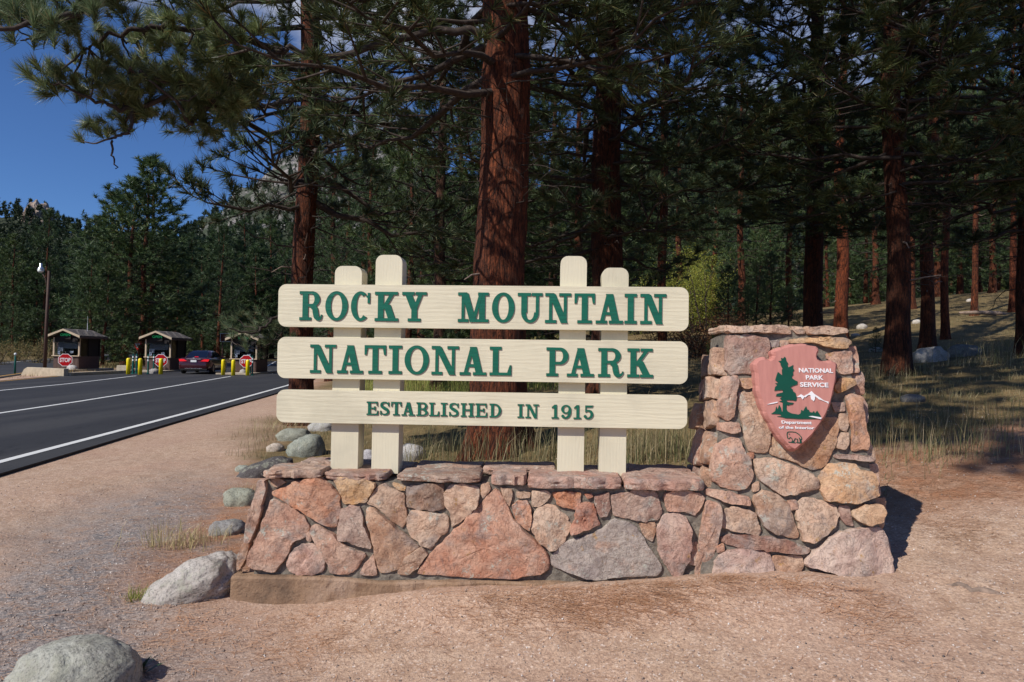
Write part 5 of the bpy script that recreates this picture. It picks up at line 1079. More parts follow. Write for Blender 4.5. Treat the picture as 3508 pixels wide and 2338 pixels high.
for bi, ((lx, lt_, lb), (rx, rt2, rb)) in enumerate(boards):
    tl, bl, tr, br = bq(lx, lt_), bq(lx, lb), bq(rx, rt2), bq(rx, rb)
    c = Vector(((tl[0]+bl[0]+tr[0]+br[0])/4, (tl[1]+bl[1]+tr[1]+br[1])/4)); hw = ((tr[0]+br[0])-(tl[0]+bl[0]))/4; hh = ((tl[1]+tr[1])-(bl[1]+br[1]))/4
    ang = math.atan2((tr[1]+br[1])-(tl[1]+bl[1]), (tr[0]+br[0])-(tl[0]+bl[0])); ca, sa = math.cos(ang), math.sin(ang)
    def bf(a, b_, d, c=c, ca=ca, sa=sa): return wfr(c.x+a*ca-b_*sa, c.y+a*sa+b_*ca, BN+d)
    rc = .055; poly = []; rs = random.Random(bi)
    for cx, cy, a0 in ((hw-rc, hh-rc, 0), (-hw+rc, hh-rc, 90), (-hw+rc, -hh+rc, 180), (hw-rc, -hh+rc, 270)):
        for k in range(9): a = R(a0+k*11.25); poly.append((cx+rc*math.cos(a), cy+rc*math.sin(a)))
    mb = MB(); mb.prism(poly, bf, -.05, 0); bo = mb.build("board", MATS["cream_board"], sign, bevel=.011); bo.modifiers["bevel"].segments = 3; bo.modifiers["bevel"].angle_limit = R(40)
    chars, (lx0, ly0, ly1), (rx0, ry0, ry1) = TXT[bi]
    def toboard(px, py): q = Vector(bq(px, py))-c; return (q.x*ca+q.y*sa, -q.x*sa+q.y*ca)
    for ci, (ch, x0, x1) in enumerate(chars):
        f = ((x0+x1)/2-lx0)/(rx0-lx0); yt = ly0+(ry0-ly0)*f; yb = ly1+(ry1-ly1)*f; p0 = toboard(x0, yb); p1 = toboard(x1, yt); h = p1[1]-p0[1]; wd = (p1[0]-p0[0])
        mb = MB(); g = glyph(ch, wd/h)
        fr2 = lambda a, b_, d: bf(p0[0]+a*h, p0[1]+b_*h, d)
        for k, pc_ in enumerate(g):
            top_ = .006+k*.00025
            if pc_[0] == 'p': mb.prism(pc_[1], fr2, -.004-k*.0002, top_)
            else: mb.strip(pc_[1], pc_[2], fr2, -.004-k*.0002, top_, pc_[3])
        me = mb.mesh("letter"); me.materials.append(MATS["green_paint"]); me.materials.append(MATS["letter_edge"])
        for p in me.polygons:
            if abs(p.normal.dot(WN)) < .5: p.material_index = 1
        o = bpy.data.objects.new("letter", me); link(o, bo)

# ------------------------------------------------------------------ boulders
def boulder(px, pyb, wpx, hr_, label, colr, seed, dr=.8, name="boulder", tilt=0, group=None, sub=4, sink=.25, yaw=0, amp=.17, off=0.0, box=.88):
    p = ground_hit(px, pyb); wd = wpx/F_PX*p.y/2; c = p+Vector((p.x, p.y, 0)).normalized()*(wd*dr*.75+off)
    bm = bmesh.new(); bmesh.ops.create_icosphere(bm, subdivisions=sub, radius=1)
    for v_ in bm.verts:
        q = v_.co.copy(); k = 1+amp*mnoise.fractal(q*1.1+Vector((seed*3.3, seed, 1)), .9, 2.1, 5)+.05*mnoise.fractal(q*4+Vector((seed, 7, 1)), .8, 2, 4)
        q = Vector((math.copysign(abs(q.x)**box, q.x), math.copysign(abs(q.y)**box, q.y), math.copysign(abs(q.z)**(box-.05), q.z)))
        x = Vector((q.x*wd*k, q.y*wd*dr*k, q.z*wd*hr_*k)); x.rotate(Matrix.Rotation(tilt, 3, 'Y')); x.rotate(Matrix.Rotation(yaw, 3, 'Z')); v_.co = x
    me = bpy.data.meshes.new(name); bm.to_mesh(me); bm.free()
    for f in me.polygons: f.use_smooth = True
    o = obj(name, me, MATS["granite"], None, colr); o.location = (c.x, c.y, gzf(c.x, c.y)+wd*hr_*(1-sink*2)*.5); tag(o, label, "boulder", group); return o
boulder(258, 2400, 425, .62, "rounded grey boulder with pale green lichen and a weed at its side", (.40, .40, .35), 5, .85, sink=.36, amp=.045, sub=5, box=1.0)
boulder(655, 2062, 350, .50, "long slanting grey granite boulder at the road end of the stone wall", (.50, .46, .42), 6, .62, tilt=R(-28), sink=.30, amp=.14, sub=5, yaw=R(12))
boulder(780, 1838, 125, .55, "small grey rock half buried in needles beside the wall", (.30, .29, .28), 7, .9)
boulder(828, 1735, 120, .75, "pale green lichened rock behind the wall's leaning end stone", (.34, .35, .28), 8, .9)
boulder(915, 1640, 190, .42, "dark streaked rock against the end of the coping stones", (.10, .09, .09), 9, .7, yaw=R(25), tilt=R(-14))
boulder(832, 1620, 50, .6, "small pale green rock touching the dark streaked rock", (.38, .40, .34), 10)
boulder(944, 1549, 58, .7, "small cream white rock on the pine needles", (.56, .48, .40), 11)
boulder(1004, 1513, 118, .52, "smooth grey green boulder under the sign's lowest board", (.33, .34, .28), 12)
boulder(1050, 1568, 128, .82, "lichened boulder with a flat sloping face beside the sign's end post", (.30, .32, .27), 13, tilt=R(-20))
boulder(1105, 1478, 90, .6, "pale rock behind the sign's end post", (.50, .49, .47), 14)
boulder(1262, 1600, 70, 1.1, "light grey rock between the two posts at the road end", (.46, .44, .45), 15)
boulder(1410, 1580, 100, .8, "white grey boulder among dark weeds behind the wall", (.52, .50, .48), 16)
boulder(3186, 1243, 112, .68, "big pale dappled boulder below the dappled pine", (.48, .46, .44), 17)
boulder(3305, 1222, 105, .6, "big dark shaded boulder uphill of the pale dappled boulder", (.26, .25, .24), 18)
boulder(2952, 1129, 34, .8, "white rock in the sunny meadow behind the pillar", (.62, .57, .50), 19, sub=3)
boulder(2930, 1153, 28, .6, "low pale rock lying just before the meadow's white rock", (.55, .50, .44), 20, sub=3)
boulder(3000, 1208, 42, .6, "tan rock in the meadow close to the big dark pine", (.52, .47, .40), 21, sub=3)
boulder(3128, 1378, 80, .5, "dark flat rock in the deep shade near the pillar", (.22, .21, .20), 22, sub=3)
boulder(3140, 1110, 30, .7, "white rock between the big dark pine and the dappled pine", (.62, .57, .50), 23, sub=3)
boulder(3325, 1035, 26, .6, "small white rock high on the sunny bank", (.6, .55, .5), 24, sub=3)
# weathered root lying in the grit
mb = MB(); rp = [ground_hit(3240+i*22, 2003+i*4.2+4*math.sin(i*1.7)) for i in range(10)]
mb.tube([(p.x, p.y, gzf(p.x, p.y)-.006+.006*math.sin(i*1.1)) for i, p in enumerate(rp)], [.006, .010, .016, .02, .024, .023, .025, .02, .014, .006], 9)
mb.build("dead_root", MATS["dead_wood"], None, smooth=True); tag(bpy.data.objects["dead_root"], "weathered grey root lying in the grit before the pillar", "root")
mb = MB(); q0 = base_at(3395, 30); mb.tube([q0+Vector((-1.4, 0, .12)), q0+Vector((-.5, .1, .16)), q0+Vector((.3, .0, .13)), q0+Vector((.9, .2, .1))], [.05, .09, .10, .06], 9)
mb.tube([q0+Vector((-.5, .1, .16)), q0+Vector((-.7, -.2, .45))], [.03, .01], 6)
o = mb.build("fallen_log", MATS["dead_wood"], None, smooth=True); tag(o, "grey fallen log on the sunny grass bank", "log")

# ------------------------------------------------------------------ grass, needles, pebbles
def blades(n, sampler, h0, h1, wd, seed, lean=.45, seg=2):
    rg = np.random.default_rng(seed); B = sampler(rg, n); n = len(B); h = rg.uniform(h0, h1, (n, 1))*B[:, 3:4]; az = rg.uniform(0, 6.28, n); d = np.stack([np.cos(az), np.sin(az), 0*az], 1)*(rg.random((n, 1))**1.3*lean)
    side = np.stack([-np.sin(az+.6), np.cos(az+.6), 0*az], 1)*wd/2*B[:, 3:4]**.5; p = B[:, :3]; up = np.array([0, 0, 1.])
    m1 = p+(up*.55+d*.35)*h; t = p+(up*(1-.35*np.linalg.norm(d, axis=1, keepdims=True))+d)*h
    V = np.stack([p-side, p+side, m1+side*.7, m1-side*.7, t], 1).reshape(-1, 3); i = np.arange(n)[:, None]*5
    F_ = np.concatenate([i+np.array([[0, 1, 2]]), i+np.array([[0, 2, 3]]), i+np.array([[3, 2, 4]])]); return V, F_
def zone(x, y, z, s): return np.stack([x, y, z, s], 1)
wu = np.array([WU.x, WU.y]); wn = np.array([WN.x, WN.y]); w0 = np.array([W0.x, W0.y])
def clear(x, y):
    q = np.stack([x, y], 1)-w0; u = q@wu; n_ = q@wn; inside = (u > -.15) & (u < 4.15) & (n_ > -.62) & (n_ < .2); return ~inside
def meadow(rg, n):
    y = 5.0+40*rg.random(n)**1.6; x = rg.uniform(-.42, .86, n)*y+rg.uniform(-.3, .3, n); e = x-near_edge(y)
    j = fbm(x*.7, y*.7, 4, 5)-.5; g = sstep(-.5, .9, (y-6.6)+j*4+np.minimum(0, x+1.2)*1.1)*sstep(1.2, 3.2, e+j*2)
    cl = sstep(.42, .62, fbm(x*2.2+3, y*2.2, 3, 77)); k = rg.random(n) < g*(.12+.88*cl); k &= clear(x, y); x = x[k]; y = y[k]
    return zone(x, y, gzv(x, y)-.01, np.clip(.55+.9*fbm(x*.9, y*.9, 3, 8)-.25, .35, 1.3))
V, F_ = blades(150000, meadow, .06, .23, .0065, 4, 1.1); o = obj("meadow_grass", mesh_np("meadow_grass", V, F_), MATS["dry_grass"]); tag(o, "dry tan grass of the meadow behind wall and pillar", "grass", kind="stuff")
def tallw(rg, n):
    out = []
    for (px, py, r_, k, s) in ((1480, 1590, .28, 140, 1.2), (1620, 1592, .25, 150, 1.5), (1830, 1590, .3, 160, 1.5), (2230, 1600, .35, 260, 1.5), (2320, 1590, .3, 200, 1.5), (1400, 1575, .3, 160, 1.1), (1960, 1585, .3, 140, 1.3), (3350, 1560, .5, 200, 1.0), (3260, 1600, .4, 120, .7), (3440, 1480, .5, 160, 1.1), (3480, 1250, .5, 120, 1.3), (3050, 1300, .5, 180, .9), (2950, 1330, .4, 160, .9)):
        p = ground_hit(px, py); x = p.x+rg.normal(0, r_, k); y = p.y+.25+rg.normal(0, r_*.6, k); m_ = clear(x, y); x = x[m_]; y = y[m_]; out.append(zone(x, y, gzv(x, y)-.01, np.full(len(x), s)))
    return np.concatenate(out)
V, F_ = blades(0, tallw, .18, .42, .006, 5, .6); o = obj("tall_weeds", mesh_np("tall_weeds", V, F_), MATS["dry_grass"]); tag(o, "tall dry weeds and grass stalks behind the wall", "weeds", kind="stuff")
def greenm(rg, n):
    y = rg.uniform(17, 45, n); x = rg.uniform(-.36, .1, n)*y; k = (x-near_edge(y)) > 2.5; x = x[k]; y = y[k]; return zone(x, y, gzv(x, y)-.02, np.ones(len(x)))
V, F_ = blades(26000, greenm, .2, .5, .016, 6, .5); o = obj("green_meadow_grass", mesh_np("green_meadow_grass", V, F_), MATS["green_grass"]); tag(o, "bright green grass of the meadow seen between the sign boards", "grass", kind="stuff")
def verge(rg, n):
    y = rg.uniform(26, 100, n); le = np.array([left_edge(q) for q in y]); x = le-.3-rg.random(n)**.7*14; e = np.array([ex(q) for q in y]); k = (x > e+.8) | (x < e-9); x = x[k]; y = y[k]; return zone(x, y, np.full(len(x), -.04), np.clip((le[k]-x)*.5, .3, 1))
V, F_ = blades(30000, verge, .18, .42, .03, 7, .5); o = obj("verge_grass", mesh_np("verge_grass", V, F_), MATS["dry_grass"]); tag(o, "dry roadside grass around the booths and the exit road", "grass", kind="stuff")
# distinct clumps at the wall's road end
for i, (px, py, k, r_, s, lab) in enumerate(((600, 1880, 150, .16, .30, "pale straw grass clump on the needles above the slanting boulder"), (852, 1725, 110, .10, .32, "tall straw and green grass clump before the lichened rock by the leaning stone"), (462, 2060, 60, .05, .16, "small green grass tuft at the low end of the slanting boulder"), (700, 1860, 60, .10, .22, "thin grass clump between slanting boulder and half buried rock"), (640, 1400, 0, .1, .2, ""), (970, 1470, 160, .30, .32, "dry grass clump on the roadside under the sign's lowest board"))):
    if not k: continue
    p = ground_hit(px, py)
    V, F_ = blades(k, lambda rg, n: zone(p.x+rg.normal(0, r_, n), p.y+rg.normal(0, r_*.6, n).clip(-r_, r_), np.full(n, p.z-.015), np.ones(n)), s*.5, s, .005, 50+i, 1.15)
    o = obj("grass_clump", mesh_np("grass_clump", V, F_), MATS["green_grass" if i == 2 else "straw"]); tag(o, lab, "grass clump")
# leafy weed beside the rounded boulder
p = ground_hit(470, 2310); rg = np.random.default_rng(2); V = []; F_ = []
for k in range(16):
    a = rg.uniform(-1.2, 2.6); L = rg.uniform(.05, .12); d = np.array([math.cos(a), math.sin(a)*.6, rg.uniform(.3, 1.0)]); d /= np.linalg.norm(d); sd2 = np.cross(d, [0, 0, 1]); sd2 = sd2/np.linalg.norm(sd2)*L*.11; o_ = np.array(p)+np.array([rg.normal(0, .012), rg.normal(0, .012), -.005]); b0 = len(V)
    V += [o_-sd2*.3, o_+sd2*.3, o_+d*L*.55+sd2, o_+d*L*.55-sd2, o_+d*L+np.array([0, 0, -.012])]; F_ += [(b0, b0+1, b0+2), (b0, b0+2, b0+3), (b0+3, b0+2, b0+4)]
b = NB("weed_leaf", .4); b.base((.035, .055, .018)); o = obj("leafy_weed", mesh_np("leafy_weed", V, F_), MATS["weed_leaf"]); tag(o, "dark green leafy weed against the rounded boulder", "weed")
# fallen needles lying on the ground
def needle_litter(n, seed):
    rg = np.random.default_rng(seed); y = np.concatenate([rg.uniform(2.6, 8.5, n*2), rg.uniform(3.6, 4.4, n//2), rg.uniform(4.4, 7, n//2)]); x = np.concatenate([rg.uniform(-.8, .85, n*2)*y[:n*2], rg.normal(.6, .8, n//2), rg.uniform(2.3, 5, n//2)])
    j = fbm(x*.7, y*.7, 4, 5)-.5; jj = fbm(x*1.6+9, y*1.6, 4, 41)
    dens = .035+.6*sstep(.60, .74, jj)+.9*np.exp(-((x-.6)/.8)**2-((y-4.02+j*.4)/.17)**2)+.9*sstep(0, .8, y-(4.6+j*1.5))*sstep(1.9, 2.6, x)+.8*np.exp(-((x+1.95-(y-4.4)*-.25+j*.8)/.5)**2)*sstep(4.0, 4.8, y)+.25*np.exp(-((x+2.6)/1.0)**2)
    k = (rg.random(len(x)) < dens) & clear(x, y) & (x-near_edge(y) > .6); x = x[k]; y = y[k]; z = gzv(x, y)+.004+rg.random(len(x))*.008; N = len(x)
    L = rg.uniform(.05, .15, N); a = rg.normal(.1, .75, N); d = np.stack([np.cos(a)*L, np.sin(a)*L, rg.normal(0, .004, N)], 1); s = np.stack([-np.sin(a), np.cos(a), 0*a], 1)*.0012; p = np.stack([x, y, z], 1); bend = np.stack([-np.sin(a), np.cos(a), 0*a], 1)*(rg.normal(0, .12, N)*L)[:, None]
    m_ = p+d*.5+bend; V = np.stack([p-s, p+s, m_+s, m_-s, p+d], 1).reshape(-1, 3); i = np.arange(N)[:, None]*5
    return V, np.concatenate([i+np.array([[0, 1, 2]]), i+np.array([[0, 2, 3]]), i+np.array([[3, 2, 4]])])
V, F_ = needle_litter(30000, 11); o = obj("fallen_pine_needles", mesh_np("fallen_pine_needles", V, F_), MATS["dead_needles"]); tag(o, "orange fallen pine needles strewn over the grit", "pine needles", kind="stuff")
rg = np.random.default_rng(15); n = 62000; y = 2.5+6*rg.random(n)**1.5; x = rg.uniform(-.85, .85, n)*y; gcx = -2.35+(y-4)*-.30; k = clear(x, y) & (x-near_edge(y) > .4) & (rg.random(n) < .35+.65*np.exp(-((x-gcx)/.8)**2)); x = x[k]; y = y[k]; n = len(x)
r_ = .0026+.007*rg.random(n)**4; T4 = np.array([[1, 0, -.3], [-.5, .87, -.3], [-.5, -.87, -.3], [.1, .05, .75]]); rot = rg.uniform(0, 6.28, n); cs, sn = np.cos(rot), np.sin(rot)
P = np.stack([T4[None, :, 0]*cs[:, None]-T4[None, :, 1]*sn[:, None], T4[None, :, 0]*sn[:, None]+T4[None, :, 1]*cs[:, None], np.repeat(T4[None, :, 2], n, 0)], -1)*r_[:, None, None]*rg.uniform(.7, 1.3, (n, 1, 3))
V = (P+np.stack([x, y, gzv(x, y)+r_*.3], 1)[:, None]).reshape(-1, 3); i = np.arange(n)[:, None]*4; F_ = np.concatenate([i+np.array([q]) for q in ((0, 1, 3), (1, 2, 3), (2, 0, 3), (0, 2, 1))])
o = obj("gravel_pebbles", mesh_np("gravel_pebbles", V, F_), MATS["pebbles"]); tag(o, "loose pebbles of the grit apron", "gravel", kind="stuff")

# ------------------------------------------------------------------ entrance booths and road furniture
def booth(px, d, rz, label):
    p = at_depth(px, 1280, d); t = empty("entrance_booth", (p.x, p.y, .012), label, "booth", "entrance booths"); t.rotation_euler.z = rz; t.scale.z = .93
    def part(name, mat, fn, par=None, bevel=0):
        mb = MB(); fn(mb); o = bpy.data.objects.new(name, mb.mesh(name)); o.data.materials.append(MATS[mat]); col.objects.link(o); o.parent = par or t; return o
    hw, L = .80, 2.4
    part("island", "barrier", lambda m: m.box(-hw-.25, hw+.25, -1.9, L+1.5, -.05, .10))
    lw = part("lower_wall", "booth_brown", lambda m: (m.box(-hw, hw, 0, .06, .10, 1.0), m.box(-hw, -hw+.06, .062, L-.002, .10, 1.0), m.box(hw-.06, hw, .062, L-.002, .10, 1.0), m.box(-hw, hw, L, L+.06, .10, 2.35)))
    for k in range(7): part("plank", "booth_brown", lambda m: m.box(-hw+.03+k*.22, -hw+.235+k*.22, -.018, -.002, .16, .96), lw)
    part("ledge", "booth_trim", lambda m: m.box(-hw-.08, hw+.08, -.12, .08, 1.001, 1.06))
    for sx in (-1, 1):
        part("corner_post", "booth_trim", lambda m: m.box(sx*hw-.045, sx*hw+.045, -.02, .08, 1.062, 2.32))
        part("corner_post", "booth_dark", lambda m: m.box(sx*hw-.045, sx*hw+.045, L-.06, L+.055, 1.001, 2.32))
        part("corner_post", "booth_dark", lambda m: m.box(sx*hw-.04, sx*hw+.04, L*.45, L*.45+.10, 1.001, 2.32))
        part("side_window", "window_glass", lambda m: m.box(sx*(hw-.03)-.006, sx*(hw-.03)+.006, .082, L*.45-.002, 1.002, 2.31))
    part("side_wall", "booth_dark", lambda m: m.box(-hw, -hw+.05, L*.45+.102, L-.062, 1.002, 2.31)); part("door", "booth_dark", lambda m: m.box(hw-.045, hw, L*.45+.102, L-.062, .1, 2.31) if False else m.box(hw-.045, hw-.005, L*.45+.102, L-.062, 1.002, 2.31))
    part("front_window", "window_glass", lambda m: m.box(-hw+.047, hw-.047, .02, .032, 1.062, 2.02)); part("header", "booth_dark", lambda m: m.box(-hw+.046, hw-.046, -.01, .07, 2.02, 2.32))
    part("blind", "booth_inside", lambda m: m.box(-hw+.1, hw-.25, .30, .32, 1.55, 2.0)); part("counter", "booth_dark", lambda m: m.box(-hw+.08, hw-.08, .10, .5, .98, 1.02))
    part("monitor", "booth_dark", lambda m: (m.box(-.25, .2, .25, .29, 1.08, 1.42), m.box(-.05, 0, .26, .28, 1.02, 1.08))); part("notice", "paper_white", lambda m: (m.box(-.58, -.42, .06, .064, 1.12, 1.38), m.box(.2, .42, .06, .064, 1.22, 1.38)))
    for k in range(4): part("brochure_rack", "paper_white", lambda m: m.box(-.66+k*.09, -.61+k*.09, .2, .21, 1.35, 1.62))
    ez, pz, ew, y0, y1 = 2.40, 2.86, 1.06, -.42, L+.55
    gb = part("gable", "booth_dark", lambda m: m.prism([(-hw-.02, 2.322), (hw+.02, 2.322), (hw+.02, 2.40), (0, 2.76), (-hw-.02, 2.40)], lambda a, b_, dd: Vector((a, dd, b_)), -.06, .06))
    for sx in (-1, 1):
        sl = Vector((sx*ew, 0, ez-pz)); 
        rf = part("roof", "shingles", lambda m: m.prism([(0, pz+.005), (sx*ew, ez+.005), (sx*ew, ez+.05), (0, pz+.06)], lambda a, b_, dd: Vector((a, dd, b_)), y0+.03, y1))
        for r_ in range(6):
            f0 = r_/6; f1 = (r_+1)/6+.01
            part("shingle_course", "shingles", lambda m: [m.prism([(sx*ew*f0, pz+.062+(ez-pz-.01)*f0), (sx*ew*f1, pz+.062+(ez-pz-.01)*f1), (sx*ew*f1, pz+.092+(ez-pz-.01)*f1), (sx*ew*f0, pz+.068+(ez-pz-.01)*f0)], lambda a, b_, dd: Vector((a, dd, b_+.006*((kk*7+r_*3) % 4))), y0+.05+kk*.246, y0+.285+kk*.246) for kk in range(13)], rf)
        part("barge_board", "booth_trim", lambda m: m.prism([(0, pz-.06), (sx*ew, ez-.10), (sx*ew, ez+.06), (0, pz+.07)], lambda a, b_, dd: Vector((a, dd, b_)), y0-.03, y0+.028))
        part("eave_board", "booth_brown", lambda m: m.box(sx*ew-.02, sx*ew+.02, y0+.03, y1, ez-.12, ez+.0))
    bx = part("open_sign", "booth_dark", lambda m: m.box(-.34, .34, -.16, -.062, 2.20, 2.56))
    me = text_mesh("OPEN", .25, .004, 0); me.transform(Matrix.Translation((0, -.168, 2.42)) @ Matrix.Rotation(R(90), 4, 'X')); me.materials.clear(); me.materials.append(MATS["led_green"]); o = bpy.data.objects.new("lettering", me); col.objects.link(o); o.parent = bx
    part("camera_box", "booth_dark", lambda m: (m.box(.55, .85, -.30, -.03, 2.02, 2.26), m.tube([(.7, -.3, 2.14), (.7, -.36, 2.14)], .07, 10)))
    return t
B1 = booth(225, 44.7, R(3), "entrance booth with a whip antenna beside the lamp post"); B2 = booth(539, 46, R(3), "entrance booth beside the maroon car"); B3 = booth(833.5, 44.5, R(3), "entrance booth half hidden by the hanging pine bough")
mb = MB(); mb.tube([(0.3, 1.8, 2.6), (.3, 1.8, 3.4)], .02, 6); mb.tube([(.3, 1.8, 3.4), (.3, 1.8, 3.95)], .008, 5); o = bpy.data.objects.new("antenna", mb.mesh("antenna")); o.data.materials.append(MATS["paper_white"]); col.objects.link(o); o.parent = B1
def bollard():
    mb = MB(); mb.lathe([(.115, -.05), (.115, .86), (.11, .90), (.09, .935), (.05, .955), (.005, .96)], 18); return mb.mesh("bollard", True)
bme = bollard(); bme.materials.append(MATS["bollard_yellow"])
for px, py, lab in ((439, 1283.7, "middle booth"), (479.6, 1285, "middle booth"), (550.7, 1283.7, "middle booth"), (764, 1286.3, "booth behind the hanging bough"), (798.6, 1287.8, "booth behind the hanging bough"), (848, 1287.8, "booth behind the hanging bough")):
    p = on_z(px, py); o = obj("bollard", bme, None); o.location = (p.x, p.y, .012); g = "three yellow bollards before the "+lab; tag(o, "yellow steel bollard in the row before the "+lab, "bollard", g)
def delin(px, py, lab, mat="post_green", h=1.2, group=None):
    p = on_z(px, py); t = empty("delineator_post", (p.x, p.y, .012), lab, "post", group)
    mb = MB(); mb.lathe([(.10, -.02), (.10, .03), (.05, .05), (.045, h-.12), (.05, h-.10), (.035, h-.07), (.035, h-.03), (.045, h-.015), (.03, h)], 12); mb2 = MB()
    for z in (h-.42, h-.24): mb2.lathe([(.052, z), (.052, z+.10)], 12)
    for nm, m_, mt_ in (("tube", mb, mat), ("reflective_band", mb2, "post_white")):
        o = bpy.data.objects.new(nm, m_.mesh(nm, False)); o.data.materials.append(MATS[mt_]); col.objects.link(o); o.parent = t
for px, py in ((455, 1282), (467, 1281), (507, 1283), (526, 1281)): delin(px, py, "green flexible post with white bands among the middle booth's bollards", group="green posts at the middle booth")
for px, py in ((857, 1285.5), (864, 1287.8)): delin(px, py, "green flexible post with white bands at the bough hidden booth", group="green posts at the bough hidden booth")
delin(214, 1270, "orange flexible post with white bands before the booth by the lamp post", "post_orange", 1.05)
def stop_sign(px, pyc, d, lab, zc=None):
    p = at_depth(px, pyc, d); t = empty("stop_sign", (p.x, p.y, .012), lab, "sign", "stop signs before the booths"); z = p.z-.012; dr = math.atan2(p.x, p.y)*.55; t.rotation_euler.z = -dr*.9
    def octa(r): return [(r*math.cos(R(22.5+45*k)), z+r*math.sin(R(22.5+45*k))) for k in range(8)]
    f = lambda a, b_, dd: Vector((a, dd, b_))
    for nm, r, d0, d1, m_ in (("border", .42, -.010, 0, "sign_white"), ("face", .385, -.014, -.0102, "stop_red"), ("back_plate", .418, .0005, .006, "sign_back")):
        mb = MB(); mb.prism(octa(r), f, d0, d1); o = bpy.data.objects.new(nm, mb.mesh(nm)); o.data.materials.append(MATS[m_]); col.objects.link(o); o.parent = t
        if nm == "face": fo = o
    me = text_mesh("STOP", .36, .002, .012); co = [v_.co.copy() for v_ in me.vertices]; x0 = min(c.x for c in co); x1 = max(c.x for c in co); y0 = min(c.y for c in co); y1 = max(c.y for c in co)
    for v_ in me.vertices: v_.co = Vector(((v_.co.x-(x0+x1)/2)/(x1-x0)*.60, -.0165-v_.co.z, z+(v_.co.y-(y0+y1)/2)/(y1-y0)*.27))
    me.materials.clear(); me.materials.append(MATS["sign_white"]); o = bpy.data.objects.new("lettering", me); col.objects.link(o); o.parent = fo
    mb = MB(); mb.tube([(0, .035, -.05), (0, .035, z+.3)], .028, 8); o = bpy.data.objects.new("sign_post", mb.mesh("sign_post")); o.data.materials.append(MATS["steel_post"]); col.objects.link(o); o.parent = t
stop_sign(223.5, 1234, 42.6, "red stop sign before the booth by the lamp post"); stop_sign(550.7, 1235.5, 43.2, "red stop sign before the booth next to the maroon car"); stop_sign(843.8, 1238.6, 42.6, "red stop sign before the bough hidden booth")
# yield sign, brown board sign
p = at_depth(470.8, 1186, 60); t = empty("yield_sign", (p.x, p.y, 0), "small triangular yield sign on a post by the exit road", "sign")
for nm, s, d0, d1, m_ in (("face", .40, -.01, 0, "stop_red"), ("inner_panel", .24, -.014, -.0102, "sign_white")):
    mb = MB(); mb.prism([(-s, p.z+.10+s*.45), (s, p.z+.10+s*.45), (0, p.z+.10-s*1.25)], lambda a, b_, dd: Vector((a, dd, b_)), d0, d1); o = bpy.data.objects.new(nm, mb.mesh(nm)); o.data.materials.append(MATS[m_]); col.objects.link(o); o.parent = t
mb = MB(); mb.tube([(0, .03, -.1), (0, .03, p.z+.2)], .03, 6); o = bpy.data.objects.new("sign_post", mb.mesh("sign_post")); o.data.materials.append(MATS["steel_post"]); col.objects.link(o); o.parent = t
p = at_depth(780, 1157, 66); t = empty("fee_board", (p.x, p.y, 0), "brown board sign with white rim behind the bough hidden booth", "sign")
for nm, w_, h_, d0, d1, m_ in (("rim", .72, .40, -.02, 0, "sign_white"), ("panel", .69, .37, -.024, -.0202, "brown_sign")):
    mb = MB(); mb.box(-w_, w_, d0, d1, p.z-h_, p.z+h_); o = bpy.data.objects.new(nm, mb.mesh(nm)); o.data.materials.append(MATS[m_]); col.objects.link(o); o.parent = t
for sx in (-.5, .5):
    mb = MB(); mb.box(sx-.05, sx+.05, .002, .10, -.1, p.z+.3); o = bpy.data.objects.new("sign_post", mb.mesh("sign_post")); o.data.materials.append(MATS["pole_brown"]); col.objects.link(o); o.parent = t
# kerb barrier, rocks, lamp post, marker post
pa = on_z(70, 1284); pb = on_z(218, 1290); dv = (pb-pa).normalized(); nv = Vector((-dv.y, dv.x, 0)); mb = MB(); Ln = (pb-pa).length
mb.prism([(0, -.05), (Ln, -.05), (Ln, .40), (.5, .42), (.25, .30)], lambda a, b_, dd: pa+dv*a+ZZ*b_+nv*dd, 0, .28); mb.box(0, 1, 0, 1, 0, 1, Matrix.Translation(pb+Vector((-.10, .29, -.05))) @ Matrix.Diagonal((.28, 7.0, .24, 1)))
o = mb.build("concrete_barrier", MATS["barrier"], None, bevel=.02); tag(o, "weathered pale concrete kerb barrier round the lamp post's island", "barrier")
p = on_z(345, 1281); mb = MB(); mb.box(-.35, .35, -.3, .3, -.05, .45); o = mb.build("concrete_block", MATS["barrier"], None, bevel=.03); o.location = (p.x, p.y+2.5, 0); tag(o, "dark concrete block at the back end of the lamp post island", "block")
def rock_at(px, py, wpx, hr_, lab, c, seed): o = boulder(px, py, wpx, hr_, lab, c, seed, .8, "landscape_rock", sub=3, sink=.1); return o
rock_at(249, 1273, 36, .85, "jagged white rock before the booth by the lamp post", (.62, .60, .60), 31); rock_at(527, 1283, 40, .7, "flat grey rock among the middle booth's posts", (.40, .38, .37), 32); rock_at(832, 1285, 22, 1.2, "upright grey rock between bollards at the bough hidden booth", (.46, .44, .42), 33)
p = on_z(152.5, 1276); t = empty("lamp_post", (p.x, p.y, 0), "brown wooden lamp post with a silver lantern head", "lamp"); hgt = (on_z(152.5, 1276)-p).length+6.15
for nm, m_, pts, rd, sd_ in (("pole", "pole_brown", [(0, 0, -.2), (.03, 0, 3), (.08, 0, hgt)], [.105, .09, .07], 10), ("arm", "pole_brown", [(.02, 0, hgt-1.2), (-.12, 0, hgt-.45), (-.42, 0, hgt+.02)], [.035, .035, .03], 7)):
    mb = MB(); mb.tube(pts, rd, sd_); o = bpy.data.objects.new(nm, mb.mesh(nm, True)); o.data.materials.append(MATS[m_]); col.objects.link(o); o.parent = t
